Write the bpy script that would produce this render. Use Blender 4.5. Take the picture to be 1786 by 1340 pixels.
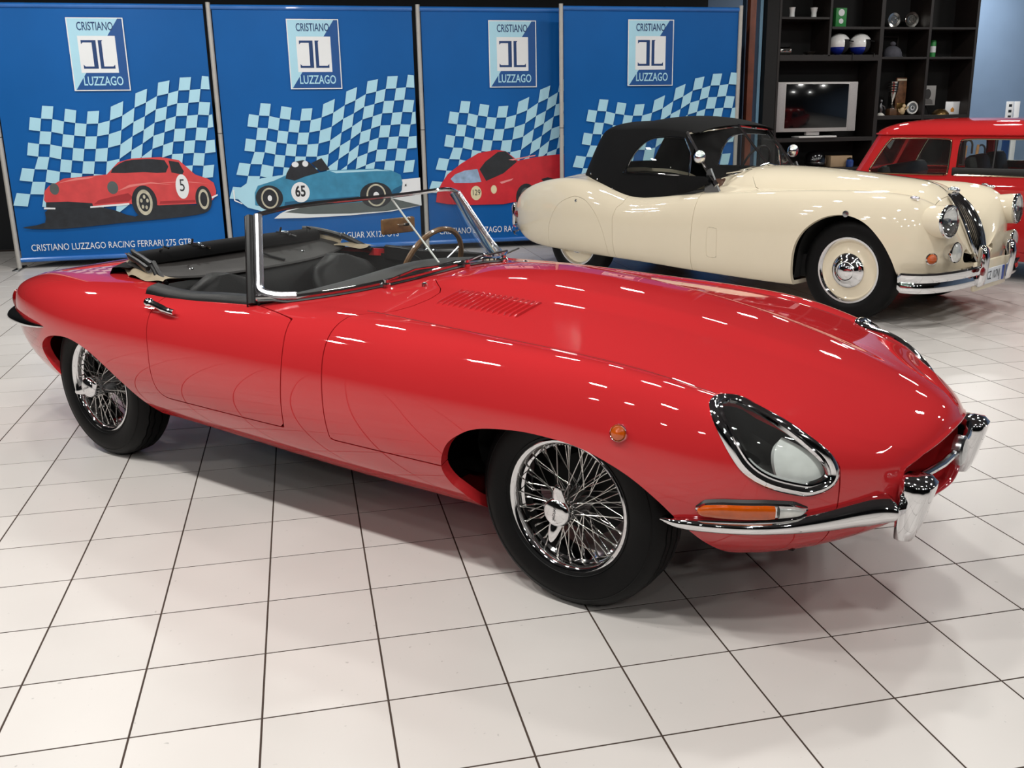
import bpy, bmesh, math, random
import numpy as np
from mathutils import Vector, Matrix, noise as mnoise

for o in list(bpy.data.objects):
    bpy.data.objects.remove(o, do_unlink=True)
SC = bpy.context.scene
COL = SC.collection
PI = math.pi
random.seed(7)

# ------------------------------------------------------------------ camera
F_PX = 1711.58
cam_data = bpy.data.cameras.new('camera')
cam = bpy.data.objects.new('camera', cam_data)
COL.objects.link(cam)
cam_data.sensor_width = 36.0
cam_data.sensor_fit = 'HORIZONTAL'
cam_data.lens = F_PX / 1786 * 36.0
cam_data.shift_x = -42.58 / 1786
cam_data.shift_y = 0.0
cam_data.clip_start = 0.05
cam_data.clip_end = 100
RW = ((0.9727, -0.2316, -0.0126), (-0.0746, -0.2606, -0.9626), (0.2196, 0.9373, -0.2708))
cx = Vector(RW[0]).normalized()
cz = -Vector(RW[2]).normalized()
cy = cz.cross(cx).normalized()
cx = cy.cross(cz)
m = Matrix((cx, cy, cz)).transposed().to_4x4()
m.translation = (1.12856, -3.48378, 1.45587)
cam.matrix_world = m
SC.camera = cam

# ------------------------------------------------------------------ world, lamps, exposure
SC.view_settings.view_transform = 'Standard'
SC.view_settings.look = 'None'
SC.view_settings.exposure = 0.05
SC.view_settings.gamma = 1.0
SC.view_settings.use_curve_mapping = False
wd = bpy.data.worlds.new('showroom_air')
SC.world = wd
wd.use_nodes = True
wd.node_tree.nodes['Background'].inputs[0].default_value = (0.9, 0.92, 1.0, 1)
wd.node_tree.nodes['Background'].inputs[1].default_value = 0.05

def lamp(name, loc, power, sx=0.26, sy=0.15, rz=0.0, color=(1, 0.988, 0.945)):
    d = bpy.data.lights.new(name, 'AREA')
    d.shape = 'RECTANGLE'
    d.size = sx
    d.size_y = sy
    d.energy = power
    d.color = color
    o = bpy.data.objects.new(name, d)
    o.location = loc
    o.rotation_euler = (0, 0, rz)
    COL.objects.link(o)
    return o

LAMP_Z = 3.25
LX = (-2.5, -0.7, 1.1, 2.85, 4.55, 6.3, 8.1, 9.9)
ROWS = {-2.7: (24, 14, 0, 0, 14, 12, 0, 0), 0.55: (24, 0, 0, 26, 34, 18, 18, 18), 3.15: (30, 24, 20, 19, 21, 20, 22, 22), 5.6: (26, 25, 19, 13, 11, 12, 20, 26), 7.75: (0, 0, 0, 0, 0, 0, 30, 36)}  # last row and last two columns are added to brighten the blue wall
for yy, pws in ROWS.items():
    for xx, p in zip(LX, pws):
        if p > 0:
            lamp('ceiling_and_fill_lamp', (xx, yy, LAMP_Z), p)
# the strong row that runs along the near side of the red car
for xx, yy, p in ((-1.3, .75, 38), (-.45, -.20, 32), (.40, -1.15, 29), (1.25, -2.10, 26), (2.05, -3.00, 30)):
    lamp('near_row_lamp', (xx, yy, LAMP_Z), p, rz=math.radians(-48.8))
# weak fill row added behind the camera, aimed at the cars
for xx, p in ((-2.5, 7), (-.7, 7), (1.1, 6), (2.85, 5), (4.55, 4)):
    o = lamp('aimed_fill_lamp', (xx, -5.6, LAMP_Z), p)
    o.rotation_euler = (math.radians(48), 0, 0)
    o.data.spread = math.radians(125)

# ------------------------------------------------------------------ materials
def lin(c):
    r = []
    for v in c[:3]:
        v = v / 255.0
        r.append(v / 12.92 if v <= 0.04045 else ((v + 0.055) / 1.055) ** 2.4)
    return (r[0], r[1], r[2], 1.0)

MATS = {}
def mat(name, rgb, rough=0.5, metal=0.0, coat=0.0, var=0.06, scale=6.0, bump=0.0, bscale=60.0, spec=0.5, rvar=0.0, coat_rough=0.03, emit=0.0):
    if name in MATS:
        return MATS[name]
    m = bpy.data.materials.new(name)
    m.use_nodes = True
    nt = m.node_tree
    b = nt.nodes['Principled BSDF']
    c = lin(rgb)
    tc = nt.nodes.new('ShaderNodeTexCoord')
    nz = nt.nodes.new('ShaderNodeTexNoise')
    nz.inputs['Scale'].default_value = scale
    nz.inputs['Detail'].default_value = 4
    nt.links.new(tc.outputs['Object'], nz.inputs['Vector'])
    rp = nt.nodes.new('ShaderNodeValToRGB')
    rp.color_ramp.elements[0].position = 0.3
    rp.color_ramp.elements[1].position = 0.7
    rp.color_ramp.elements[0].color = (c[0] * (1 - var), c[1] * (1 - var), c[2] * (1 - var), 1)
    rp.color_ramp.elements[1].color = (min(1, c[0] * (1 + var)), min(1, c[1] * (1 + var)), min(1, c[2] * (1 + var)), 1)
    nt.links.new(nz.outputs['Fac'], rp.inputs['Fac'])
    nt.links.new(rp.outputs['Color'], b.inputs['Base Color'])
    b.inputs['Roughness'].default_value = rough
    b.inputs['Metallic'].default_value = metal
    b.inputs['Specular IOR Level'].default_value = spec
    b.inputs['Coat Weight'].default_value = coat
    b.inputs['Coat Roughness'].default_value = coat_rough
    if rvar > 0:
        mr = nt.nodes.new('ShaderNodeMapRange')
        mr.inputs['To Min'].default_value = max(0, rough - rvar)
        mr.inputs['To Max'].default_value = min(1, rough + rvar)
        nt.links.new(nz.outputs['Fac'], mr.inputs['Value'])
        nt.links.new(mr.outputs['Result'], b.inputs['Roughness'])
    if bump > 0:
        n2 = nt.nodes.new('ShaderNodeTexNoise')
        n2.inputs['Scale'].default_value = bscale
        n2.inputs['Detail'].default_value = 3
        nt.links.new(tc.outputs['Object'], n2.inputs['Vector'])
        bp = nt.nodes.new('ShaderNodeBump')
        bp.inputs['Strength'].default_value = bump
        bp.inputs['Distance'].default_value = 0.002
        nt.links.new(n2.outputs['Fac'], bp.inputs['Height'])
        nt.links.new(bp.outputs['Normal'], b.inputs['Normal'])
    MATS[name] = m
    return m

def glass_mat(name, tint=(0.93, 0.96, 0.95), refl=1.0, dirt=0.0):
    """thin pane: clear with fresnel reflection and a trace of dust"""
    if name in MATS:
        return MATS[name]
    m = bpy.data.materials.new(name)
    m.use_nodes = True
    nt = m.node_tree
    nt.nodes.remove(nt.nodes['Principled BSDF'])
    out = nt.nodes['Material Output']
    tr = nt.nodes.new('ShaderNodeBsdfTransparent')
    tr.inputs[0].default_value = (*tint, 1)
    gl = nt.nodes.new('ShaderNodeBsdfGlossy')
    gl.inputs['Roughness'].default_value = 0.01
    fr = nt.nodes.new('ShaderNodeFresnel')
    # a thin pane reflects alike from both sides
    gm = nt.nodes.new('ShaderNodeNewGeometry')
    ir = nt.nodes.new('ShaderNodeMapRange')
    ir.inputs['To Min'].default_value = 1.5
    ir.inputs['To Max'].default_value = 1 / 1.5
    nt.links.new(gm.outputs['Backfacing'], ir.inputs['Value'])
    nt.links.new(ir.outputs['Result'], fr.inputs['IOR'])
    mu = nt.nodes.new('ShaderNodeMath')
    mu.operation = 'MULTIPLY'
    mu.inputs[1].default_value = refl
    nt.links.new(fr.outputs[0], mu.inputs[0])
    mx = nt.nodes.new('ShaderNodeMixShader')
    nt.links.new(mu.outputs[0], mx.inputs[0])
    nt.links.new(tr.outputs[0], mx.inputs[1])
    nt.links.new(gl.outputs[0], mx.inputs[2])
    if dirt > 0:
        df = nt.nodes.new('ShaderNodeBsdfDiffuse')
        tc = nt.nodes.new('ShaderNodeTexCoord')
        nz = nt.nodes.new('ShaderNodeTexNoise')
        nz.inputs['Scale'].default_value = 5
        nt.links.new(tc.outputs['Object'], nz.inputs['Vector'])
        m3 = nt.nodes.new('ShaderNodeMath')
        m3.operation = 'MULTIPLY'
        m3.inputs[1].default_value = dirt
        nt.links.new(nz.outputs['Fac'], m3.inputs[0])
        m2 = nt.nodes.new('ShaderNodeMixShader')
        nt.links.new(m3.outputs[0], m2.inputs[0])
        nt.links.new(mx.outputs[0], m2.inputs[1])
        nt.links.new(df.outputs[0], m2.inputs[2])
        mx = m2
    nt.links.new(mx.outputs[0], out.inputs['Surface'])
    MATS[name] = m
    return m

RED = mat('red_paint', (190, 43, 47), 0.5, coat=1.0, var=0.02, scale=2.0, coat_rough=0.02, spec=0.0)
RED.node_tree.nodes['Principled BSDF'].inputs['Coat IOR'].default_value = 1.65
CREAM = mat('cream_paint', (226, 214, 190), 0.45, coat=1.0, var=0.015, scale=2.0, spec=0.0)
MINIRED = mat('saloon_red_paint', (190, 42, 44), 0.45, spec=0.0, coat=1.0, var=0.02, scale=2.0)
CHROME = mat('chrome', (228, 228, 230), 0.05, metal=1.0, var=0.02, scale=9, rvar=0.03)
STEEL = mat('brushed_steel', (176, 178, 180), 0.22, metal=1.0, var=0.04, scale=20)
ALU = mat('aluminium', (186, 182, 176), 0.42, metal=0.2, var=0.04, scale=25)
RUBBER = mat('tyre_rubber', (9, 9, 10), 0.5, spec=0.16, var=0.2, scale=14, bump=0.15, bscale=90)
BLACKRUB = mat('black_rubber', (14, 14, 15), 0.45, var=0.1)
LEATHER = mat('black_leather', (7, 7, 8), 0.5, spec=0.25, var=0.15, scale=10, bump=0.25, bscale=140)
VINYL = mat('grey_black_vinyl', (40, 37, 36), 0.6, var=0.12, scale=12, bump=0.2, bscale=160)
CLOTH = mat('black_soft_top_cloth', (11, 11, 12), 0.85, var=0.12, scale=18, bump=0.3, bscale=300, spec=0.2)
BEIGE = mat('beige_lining', (150, 136, 114), 0.85, var=0.12, scale=20, bump=0.4, bscale=120)
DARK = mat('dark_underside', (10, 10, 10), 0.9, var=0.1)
WOOD = mat('wood_rim', (122, 84, 46), 0.35, coat=0.6, var=0.3, scale=30)
AMBER = mat('amber_lens', (184, 78, 8), 0.12, coat=0.8, var=0.12, scale=40, bump=0.2, bscale=220)
CLEARLENS = mat('clear_lens', (206, 208, 204), 0.12, metal=0.35, coat=1.0, var=0.15, scale=40, bump=0.3, bscale=160)
LAMPBOWL = mat('lamp_bowl', (34, 36, 34), 0.5, var=0.1)
LENSWHITE = mat('headlamp_lens', (240, 244, 242), 0.5, coat=1.0, var=0.06, scale=30)
REDLENS = mat('red_lens', (120, 10, 12), 0.1, coat=1.0, var=0.1)
SHADOWGAP = mat('gap_shade', (40, 6, 8), 0.8, var=0.05)  # dark red stands in for the shade inside panel gaps
GLASS = glass_mat('windscreen_glass', (0.93, 0.96, 0.95), 1.0, 0.03)
GLASSD = glass_mat('side_glass', (0.90, 0.92, 0.90), 1.0, 0.02)
GLASSL = glass_mat('lamp_cover_glass', (0.95, 0.97, 0.96), 1.0, 0.04)

# ------------------------------------------------------------------ object helpers
def link(o, parent=None):
    COL.objects.link(o)
    if parent is not None:
        o.parent = parent
    return o

def props(o, label=None, cat=None, group=None, kind=None):
    if label: o['label'] = label
    if cat: o['category'] = cat
    if group: o['group'] = group
    if kind: o['kind'] = kind
    return o

def thing(name, label, cat, loc=(0, 0, 0), rz=0.0, group=None):
    o = bpy.data.objects.new(name, None)
    o.empty_display_size = 0.1
    o.location = loc
    o.rotation_euler = (0, 0, rz)
    link(o)
    return props(o, label, cat, group)

def mesh_obj(name, verts, faces, material, parent=None, smooth=True, normals=None, label=None):
    me = bpy.data.meshes.new(name)
    me.from_pydata([tuple(map(float, v)) for v in verts], [], [tuple(int(i) for i in f) for f in faces])
    me.materials.append(material)
    if smooth:
        me.polygons.foreach_set('use_smooth', [True] * len(me.polygons))
    me.update()
    if normals is not None:
        me.normals_split_custom_set_from_vertices([tuple(map(float, n)) for n in normals])
    o = bpy.data.objects.new(name, me)
    link(o, parent)
    if label: o['label'] = label
    return o

def dup(o, parent, loc=None, rot=None, scale=None):
    c = o.copy()
    COL.objects.link(c)
    c.parent = parent
    if loc is not None: c.location = loc
    if rot is not None: c.rotation_euler = rot
    if scale is not None: c.scale = scale
    return c

class MB:
    """collects shapes of one part into one mesh; sharp edges are split by angle"""
    def __init__(self):
        self.v = []
        self.f = []
        self.M = None
    def add(self, vs, fs):
        n = len(self.v)
        for p in vs:
            p = Vector(p)
            if self.M is not None: p = self.M @ p
            self.v.append(tuple(p))
        for f in fs:
            self.f.append(tuple(i + n for i in f))
        return self
    def box(self, c, s, bev=0.0, R=None):
        x, y, z = s[0] / 2, s[1] / 2, s[2] / 2
        b = min(bev, x * .9, y * .9, z * .9)
        if b <= 0:
            vs = [(sx * x, sy * y, sz * z) for sx in (-1, 1) for sy in (-1, 1) for sz in (-1, 1)]
            fs = [(0, 1, 3, 2), (4, 6, 7, 5), (0, 4, 5, 1), (2, 3, 7, 6), (0, 2, 6, 4), (1, 5, 7, 3)]
        else:
            bm = bmesh.new()
            bmesh.ops.create_cube(bm, size=1)
            for v in bm.verts:
                v.co = Vector((v.co.x * 2 * x, v.co.y * 2 * y, v.co.z * 2 * z))
            bmesh.ops.bevel(bm, geom=list(bm.edges), offset=b, segments=2, profile=0.5, affect='EDGES')
            bm.verts.index_update()
            vs = [v.co.copy() for v in bm.verts]
            fs = [[v.index for v in f.verts] for f in bm.faces]
            bm.free()
        out = []
        for p in vs:
            p = Vector(p)
            if R is not None: p = R @ p
            out.append(p + Vector(c))
        return self.add(out, fs)
    def grid(self, P, close_u=False, close_v=False, flip=False):
        P = [[Vector(q) for q in row] for row in P]
        nu, nv = len(P), len(P[0])
        vs = [q for row in P for q in row]
        fs = []
        for i in range(nu if close_u else nu - 1):
            for j in range(nv if close_v else nv - 1):
                a = i * nv + j
                b = ((i + 1) % nu) * nv + j
                c = ((i + 1) % nu) * nv + (j + 1) % nv
                d = i * nv + (j + 1) % nv
                fs.append((a, d, c, b) if flip else (a, b, c, d))
        return self.add(vs, fs)
    def tube(self, pts, r, n=8, cap=True, flat=1.0, up=None):
        pts = [Vector(p) for p in pts]
        rs = r if isinstance(r, (list, tuple)) else [r] * len(pts)
        rows = []
        prev = None
        for i, p in enumerate(pts):
            t = (pts[min(i + 1, len(pts) - 1)] - pts[max(i - 1, 0)])
            t = t.normalized() if t.length > 1e-9 else Vector((0, 0, 1))
            if up is not None:
                a = Vector(up)
            elif prev is not None:
                a = prev
            else:
                a = Vector((0, 0, 1)) if abs(t.z) < 0.9 else Vector((1, 0, 0))
            a = (a - t * a.dot(t)).normalized()
            b = t.cross(a)
            prev = a
            rows.append([p + a * (math.cos(k * 2 * PI / n) * rs[i] * flat) + b * (math.sin(k * 2 * PI / n) * rs[i]) for k in range(n)])
        self.grid(rows, close_v=True, flip=True)
        if cap:
            m0 = len(self.v) - len(rows) * n
            self.f.append(tuple(m0 + k for k in range(n)))
            m1 = len(self.v) - n
            self.f.append(tuple(m1 + n - 1 - k for k in range(n)))
        return self
    def lathe(self, prof, c=(0, 0, 0), axis='z', n=32, a0=0.0, a1=2 * PI):
        """prof: (radius, height) list"""
        full = abs(a1 - a0 - 2 * PI) < 1e-6
        rows = []
        k1 = n if full else n + 1
        for k in range(k1):
            a = a0 + (a1 - a0) * k / n
            row = []
            for r, h in prof:
                p = (r * math.cos(a), r * math.sin(a), h)
                if axis == 'y': p = (p[0], -p[2], p[1])
                elif axis == 'x': p = (p[2], p[0], p[1])
                row.append(Vector(p) + Vector(c))
            rows.append(row)
        return self.grid(rows, close_u=full)
    def sphere(self, c, r, n=14, m=9, R=None):
        rr = r if isinstance(r, (list, tuple)) else (r, r, r)
        rows = []
        for i in range(m + 1):
            a = -PI / 2 + PI * i / m
            row = []
            for k in range(n):
                b = 2 * PI * k / n
                p = Vector((math.cos(a) * math.cos(b) * rr[0], math.cos(a) * math.sin(b) * rr[1], math.sin(a) * rr[2]))
                if R is not None: p = R @ p
                row.append(p + Vector(c))
            rows.append(row)
        return self.grid(rows, close_v=True, flip=True)
    def prism(self, poly, d, o=(0, 0, 0), ax=None, caps=True):
        """poly in the plane (a,b) of axes ax=(A,B,N), extruded by d along N"""
        A, B, N = ax or (Vector((1, 0, 0)), Vector((0, 0, 1)), Vector((0, 1, 0)))
        A, B, N, o = Vector(A), Vector(B), Vector(N), Vector(o)
        n = len(poly)
        vs = [o + A * p[0] + B * p[1] for p in poly] + [o + A * p[0] + B * p[1] + N * d for p in poly]
        fs = [(i, (i + 1) % n, n + (i + 1) % n, n + i) for i in range(n)]
        if caps:
            fs += [tuple(range(n - 1, -1, -1)), tuple(range(n, 2 * n))]
        return self.add(vs, fs)
    def build(self, name, material, parent=None, smooth=True, angle=35, label=None, loc=None, kind=None):
        bm = bmesh.new()
        bvs = [bm.verts.new(p) for p in self.v]
        for f in self.f:
            idx = []
            for i in f:
                if i not in idx: idx.append(i)
            if len(idx) < 3: continue
            try: bm.faces.new([bvs[i] for i in idx])
            except ValueError: pass
        bmesh.ops.remove_doubles(bm, verts=list(bm.verts), dist=1e-5)
        bmesh.ops.recalc_face_normals(bm, faces=list(bm.faces))
        if smooth:
            for f in bm.faces: f.smooth = True
            ca = math.radians(angle)
            for e in bm.edges:
                if len(e.link_faces) == 2 and e.calc_face_angle(0) > ca: e.smooth = False
        me = bpy.data.meshes.new(name)
        bm.to_mesh(me)
        bm.free()
        me.materials.append(material)
        o = bpy.data.objects.new(name, me)
        link(o, parent)
        if loc is not None: o.location = loc
        if label: o['label'] = label
        if kind: o['kind'] = kind
        return o

def text_mesh(name, body, size, material, parent, M4, align='CENTER', sx=1.0, bold=0.0):
    cu = bpy.data.curves.new(name, 'FONT')
    cu.body = body
    cu.size = size
    cu.align_x = align
    cu.align_y = 'CENTER'
    cu.resolution_u = 3
    cu.offset = bold
    o = bpy.data.objects.new(name, cu)
    COL.objects.link(o)
    dg = bpy.context.evaluated_depsgraph_get()
    dg.update()
    me = bpy.data.meshes.new_from_object(o.evaluated_get(dg))
    bpy.data.objects.remove(o, do_unlink=True)
    me.name = name
    me.transform(M4 @ Matrix.Diagonal((sx, 1, 1, 1)))
    me.materials.clear()
    me.materials.append(material)
    o = bpy.data.objects.new(name, me)
    return link(o, parent)

# ------------------------------------------------------------------ lofted panels that can be trimmed
def cspline(xs, ys):
    xs = np.array(xs, float); ys = np.array(ys, float); n = len(xs); h = np.diff(xs)
    A = np.zeros((n, n)); b = np.zeros(n); A[0, 0] = A[-1, -1] = 1
    for i in range(1, n - 1):
        A[i, i - 1] = h[i - 1]; A[i, i] = 2 * (h[i - 1] + h[i]); A[i, i + 1] = h[i]
        b[i] = 6 * ((ys[i + 1] - ys[i]) / h[i] - (ys[i] - ys[i - 1]) / h[i - 1])
    mm = np.linalg.solve(A, b)
    def f(x):
        x = np.asarray(x, float); i = np.clip(np.searchsorted(xs, x) - 1, 0, n - 2)
        a = (xs[i + 1] - x) / h[i]; c = (x - xs[i]) / h[i]
        return a * ys[i] + c * ys[i + 1] + ((a ** 3 - a) * mm[i] + (c ** 3 - c) * mm[i + 1]) * h[i] ** 2 / 6
    return f

def bez(p0, p1, p2, p3, t):
    return (1 - t) ** 3 * p0 + 3 * (1 - t) ** 2 * t * p1 + 3 * (1 - t) * t * t * p2 + t ** 3 * p3

class Panel:
    """V rows: x y z nx ny nz (+ extra columns that are interpolated by clipping)"""
    def __init__(self, V, F):
        self.V = V; self.F = F
    @staticmethod
    def from_grid(S, extra=None):
        nu, nv = S.shape[:2]
        du = np.gradient(S, axis=0); dv = np.gradient(S, axis=1)
        N = np.cross(du, dv)
        L = np.linalg.norm(N, axis=-1, keepdims=True)
        N = N / np.maximum(L, 1e-12)
        ctr = S.mean(axis=(1,), keepdims=True)
        if ((S - ctr) * N).sum() < 0: N = -N; flip = True
        else: flip = False
        cols = [S.reshape(-1, 3), N.reshape(-1, 3)]
        if extra is not None: cols.append(extra.reshape(nu * nv, -1))
        V = np.concatenate(cols, 1)
        idx = np.arange(nu * nv).reshape(nu, nv)
        a = idx[:-1, :-1].ravel(); b = idx[1:, :-1].ravel(); c = idx[1:, 1:].ravel(); d = idx[:-1, 1:].ravel()
        F = np.stack([a, d, c, b] if flip else [a, b, c, d], 1).tolist()
        return Panel(V, F)
    def copy(self): return Panel(self.V.copy(), [list(f) for f in self.F])
    def clip(self, gf):
        """keeps the side where g < 0; g is a function of the vertex table"""
        g = gf(self.V)
        V = list(self.V); F = []
        ins = g < 0
        cache = {}
        for f in self.F:
            k = sum(bool(ins[i]) for i in f)
            if k == len(f): F.append(f); continue
            if k == 0: continue
            nf = []
            m = len(f)
            for q in range(m):
                i, j = f[q], f[(q + 1) % m]
                if ins[i]: nf.append(i)
                if ins[i] != ins[j]:
                    key = (min(i, j), max(i, j))
                    if key not in cache:
                        t = g[key[0]] / (g[key[0]] - g[key[1]])
                        cache[key] = len(V)
                        V.append(self.V[key[0]] * (1 - t) + self.V[key[1]] * t)
                    nf.append(cache[key])
            if len(nf) >= 3: F.append(nf)
        V = np.array(V)
        used = np.zeros(len(V), bool)
        for f in F: used[f] = True
        mp = np.cumsum(used) - 1
        return Panel(V[used], [[int(mp[i]) for i in f] for f in F])
    def mirrored(self):
        V = self.V.copy(); V[:, 1] *= -1; V[:, 4] *= -1
        return Panel(V, [f[::-1] for f in self.F])
    def both(self):
        m = self.mirrored(); n = len(self.V)
        return Panel(np.concatenate([self.V, m.V]), self.F + [[i + n for i in f] for f in m.F])
    def offset(self, d):
        V = self.V.copy(); V[:, :3] += V[:, 3:6] * d
        return Panel(V, self.F)
    def build(self, name, material, parent, flange=0.012, label=None, skip_mid=True):
        V = self.V; F = [list(f) for f in self.F]
        P = V[:, :3]; N = V[:, 3:6].copy()
        N /= np.maximum(np.linalg.norm(N, axis=1, keepdims=True), 1e-9)
        if flange > 0:
            edges = {}
            for f in F:
                for q in range(len(f)):
                    i, j = f[q], f[(q + 1) % len(f)]
                    key = (min(i, j), max(i, j))
                    edges[key] = None if key in edges else (i, j)
            ex_v = []; ex_n = []; ex_f = []
            n0 = len(P)
            for e in edges.values():
                if e is None: continue
                i, j = e
                if skip_mid and abs(P[i][1]) < 2e-4 and abs(P[j][1]) < 2e-4: continue
                d = P[j] - P[i]
                nn = np.cross(d, (N[i] + N[j]) * .5)
                L = np.linalg.norm(nn)
                if L < 1e-12: continue
                nn = nn / L
                k = n0 + len(ex_v)
                ex_v += [P[i], P[j], P[j] - N[j] * flange, P[i] - N[i] * flange]
                ex_n += [nn] * 4
                ex_f.append([k + 1, k, k + 3, k + 2])
            if ex_v:
                P = np.concatenate([P, np.array(ex_v)]); N = np.concatenate([N, np.array(ex_n)]); F = F + ex_f
        return mesh_obj(name, P, F, material, parent, True, N, label)

def poly_sd(px, py, poly):
    """signed distance (negative inside) from points to a closed polygon"""
    poly = np.array(poly, float); n = len(poly)
    d = np.full(px.shape, 1e9); inside = np.zeros(px.shape, bool)
    for i in range(n):
        a = poly[i]; b = poly[(i + 1) % n]; e = b - a
        t = np.clip(((px - a[0]) * e[0] + (py - a[1]) * e[1]) / (e @ e + 1e-15), 0, 1)
        d = np.minimum(d, (px - a[0] - e[0] * t) ** 2 + (py - a[1] - e[1] * t) ** 2)
        c = (a[1] > py) != (b[1] > py)
        with np.errstate(divide='ignore', invalid='ignore'):
            xi = a[0] + (py - a[1]) * e[0] / (e[1] if abs(e[1]) > 1e-15 else 1e-15)
        inside ^= c & (px < xi)
    d = np.sqrt(d)
    return np.where(inside, -d, d)

def smooth_loop(pts, k=6):
    pts = np.array(pts, float); n = len(pts); out = []
    for i in range(n):
        p0, p1, p2, p3 = pts[i - 1], pts[i], pts[(i + 1) % n], pts[(i + 2) % n]
        for t in np.linspace(0, 1, k, endpoint=False):
            out.append(.5 * ((2 * p1) + (-p0 + p2) * t + (2 * p0 - 5 * p1 + 4 * p2 - p3) * t * t + (-p0 + 3 * p1 - 3 * p2 + p3) * t ** 3))
    return np.array(out)

def smooth_path(pts, k=6):
    pts = np.array(pts, float); n = len(pts); out = []
    for i in range(n - 1):
        p1, p2 = pts[i], pts[i + 1]
        p0 = pts[i - 1] if i > 0 else 2 * p1 - p2
        p3 = pts[i + 2] if i + 2 < n else 2 * p2 - p1
        for t in np.linspace(0, 1, k, endpoint=False):
            out.append(.5 * ((2 * p1) + (-p0 + p2) * t + (2 * p0 - 5 * p1 + 4 * p2 - p3) * t * t + (-p0 + 3 * p1 - 3 * p2 + p3) * t ** 3))
    out.append(pts[-1])
    return np.array(out)

def caster(panel):
    from mathutils.bvhtree import BVHTree
    return BVHTree.FromPolygons([tuple(v) for v in panel.V[:, :3]], panel.F)

# ================================================================== the room
TS = 0.31286                      # tile pitch
def floor_mat():
    m = mat('cream_floor_tile', (203, 198, 194), 0.34, var=0.035, scale=1.6, bump=0.04, bscale=25, rvar=0.04)
    nt = m.node_tree
    b = nt.nodes['Principled BSDF']
    oi = nt.nodes.new('ShaderNodeObjectInfo')
    geo = nt.nodes.new('ShaderNodeNewGeometry')
    ad = nt.nodes.new('ShaderNodeMath'); ad.operation = 'ADD'
    nt.links.new(oi.outputs['Random'], ad.inputs[0])
    nt.links.new(geo.outputs['Random Per Island'], ad.inputs[1])
    fr = nt.nodes.new('ShaderNodeMath'); fr.operation = 'FRACT'
    nt.links.new(ad.outputs[0], fr.inputs[0])
    mr = nt.nodes.new('ShaderNodeMapRange')
    mr.inputs['To Min'].default_value = 0.93
    mr.inputs['To Max'].default_value = 1.03
    nt.links.new(fr.outputs[0], mr.inputs['Value'])
    # fine dark specks
    tc = nt.nodes.new('ShaderNodeNewGeometry')
    vo = nt.nodes.new('ShaderNodeTexNoise')
    vo.inputs['Scale'].default_value = 55
    vo.inputs['Detail'].default_value = 1
    nt.links.new(tc.outputs['Position'], vo.inputs['Vector'])
    sp = nt.nodes.new('ShaderNodeMapRange')
    sp.inputs['From Min'].default_value = 0.20
    sp.inputs['From Max'].default_value = 0.26
    sp.inputs['To Min'].default_value = 0.72
    sp.inputs['To Max'].default_value = 1.0
    nt.links.new(vo.outputs['Fac'], sp.inputs['Value'])
    mu = nt.nodes.new('ShaderNodeMath'); mu.operation = 'MULTIPLY'
    nt.links.new(mr.outputs[0], mu.inputs[0])
    nt.links.new(sp.outputs[0], mu.inputs[1])
    src = b.inputs['Base Color'].links[0].from_socket
    vm = nt.nodes.new('ShaderNodeVectorMath'); vm.operation = 'SCALE'
    nt.links.new(src, vm.inputs[0])
    nt.links.new(mu.outputs[0], vm.inputs['Scale'])
    nt.links.new(vm.outputs[0], b.inputs['Base Color'])
    # the cloudy tone follows the place, so every tile differs
    for n in nt.nodes:
        if n.type == 'TEX_COORD':
            for l in list(n.outputs['Object'].links):
                nt.links.new(tc.outputs['Position'], l.to_socket)
    return m
TILE = floor_mat()
GROUT = mat('dark_grout', (58, 44, 36), 0.9, var=0.2, scale=12)
WALLD = mat('dark_wall', (24, 26, 30), 0.8, var=0.1, scale=2)
WALLB = mat('steel_blue_wall', (122, 146, 176), 0.7, var=0.05, scale=2)
CEIL = mat('charcoal_ceiling', (60, 60, 62), 0.9, var=0.06, scale=1.5)

X0, X1, Y0, Y1 = -7.5, 13.0, -11.0, 8.6
floor = MB().box(((X0 + X1) / 2, (Y0 + Y1) / 2, -0.0509), (X1 - X0, Y1 - Y0, 0.1)).build('floor', GROUT, smooth=False)
props(floor, 'cream ceramic tile floor with thin dark brown grout lines', 'floor', kind='structure')
def tile_geo(mb, x, y, h=TS / 2 - 0.0026, b=0.0005):
    z0, z1 = -0.0012, 0.0
    vs = [(x - h, y - h, z0), (x + h, y - h, z0), (x + h, y + h, z0), (x - h, y + h, z0),
          (x - h, y - h, z1 - b), (x + h, y - h, z1 - b), (x + h, y + h, z1 - b), (x - h, y + h, z1 - b),
          (x - h + b, y - h + b, z1), (x + h - b, y - h + b, z1), (x + h - b, y + h - b, z1), (x - h + b, y + h - b, z1)]
    fs = [(0, 1, 5, 4), (1, 2, 6, 5), (2, 3, 7, 6), (3, 0, 4, 7), (4, 5, 9, 8), (5, 6, 10, 9), (6, 7, 11, 10), (7, 4, 8, 11), (8, 9, 10, 11)]
    n = len(mb[0]); mb[0].extend(vs); mb[1].extend([tuple(i + n for i in f) for f in fs])
Cw = np.array((1.12856, -3.48378, 1.45587)); RWn = np.array(RW)
def proj(p):
    q = RWn @ (np.array(p, float) - Cw)
    return (935.58 + q[0] / q[2] * F_PX, 670 + q[1] / q[2] * F_PX, q[2])
cand = []; rest = []
for i in range(int(X0 / TS), int(X1 / TS)):
    for j in range(int(Y0 / TS) + 1, int(Y1 / TS)):
        x, y = (i + .5) * TS, (j + .5) * TS
        u, v, d = proj((x, y, 0))
        if d > 0.4 and -110 < u < 1900 and 400 < v < 1450:
            cand.append((d, x, y))
        else:
            rest.append((x, y))
cand.sort()
tg = ([], []); tile_geo(tg, 0, 0)
proto = None
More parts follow.
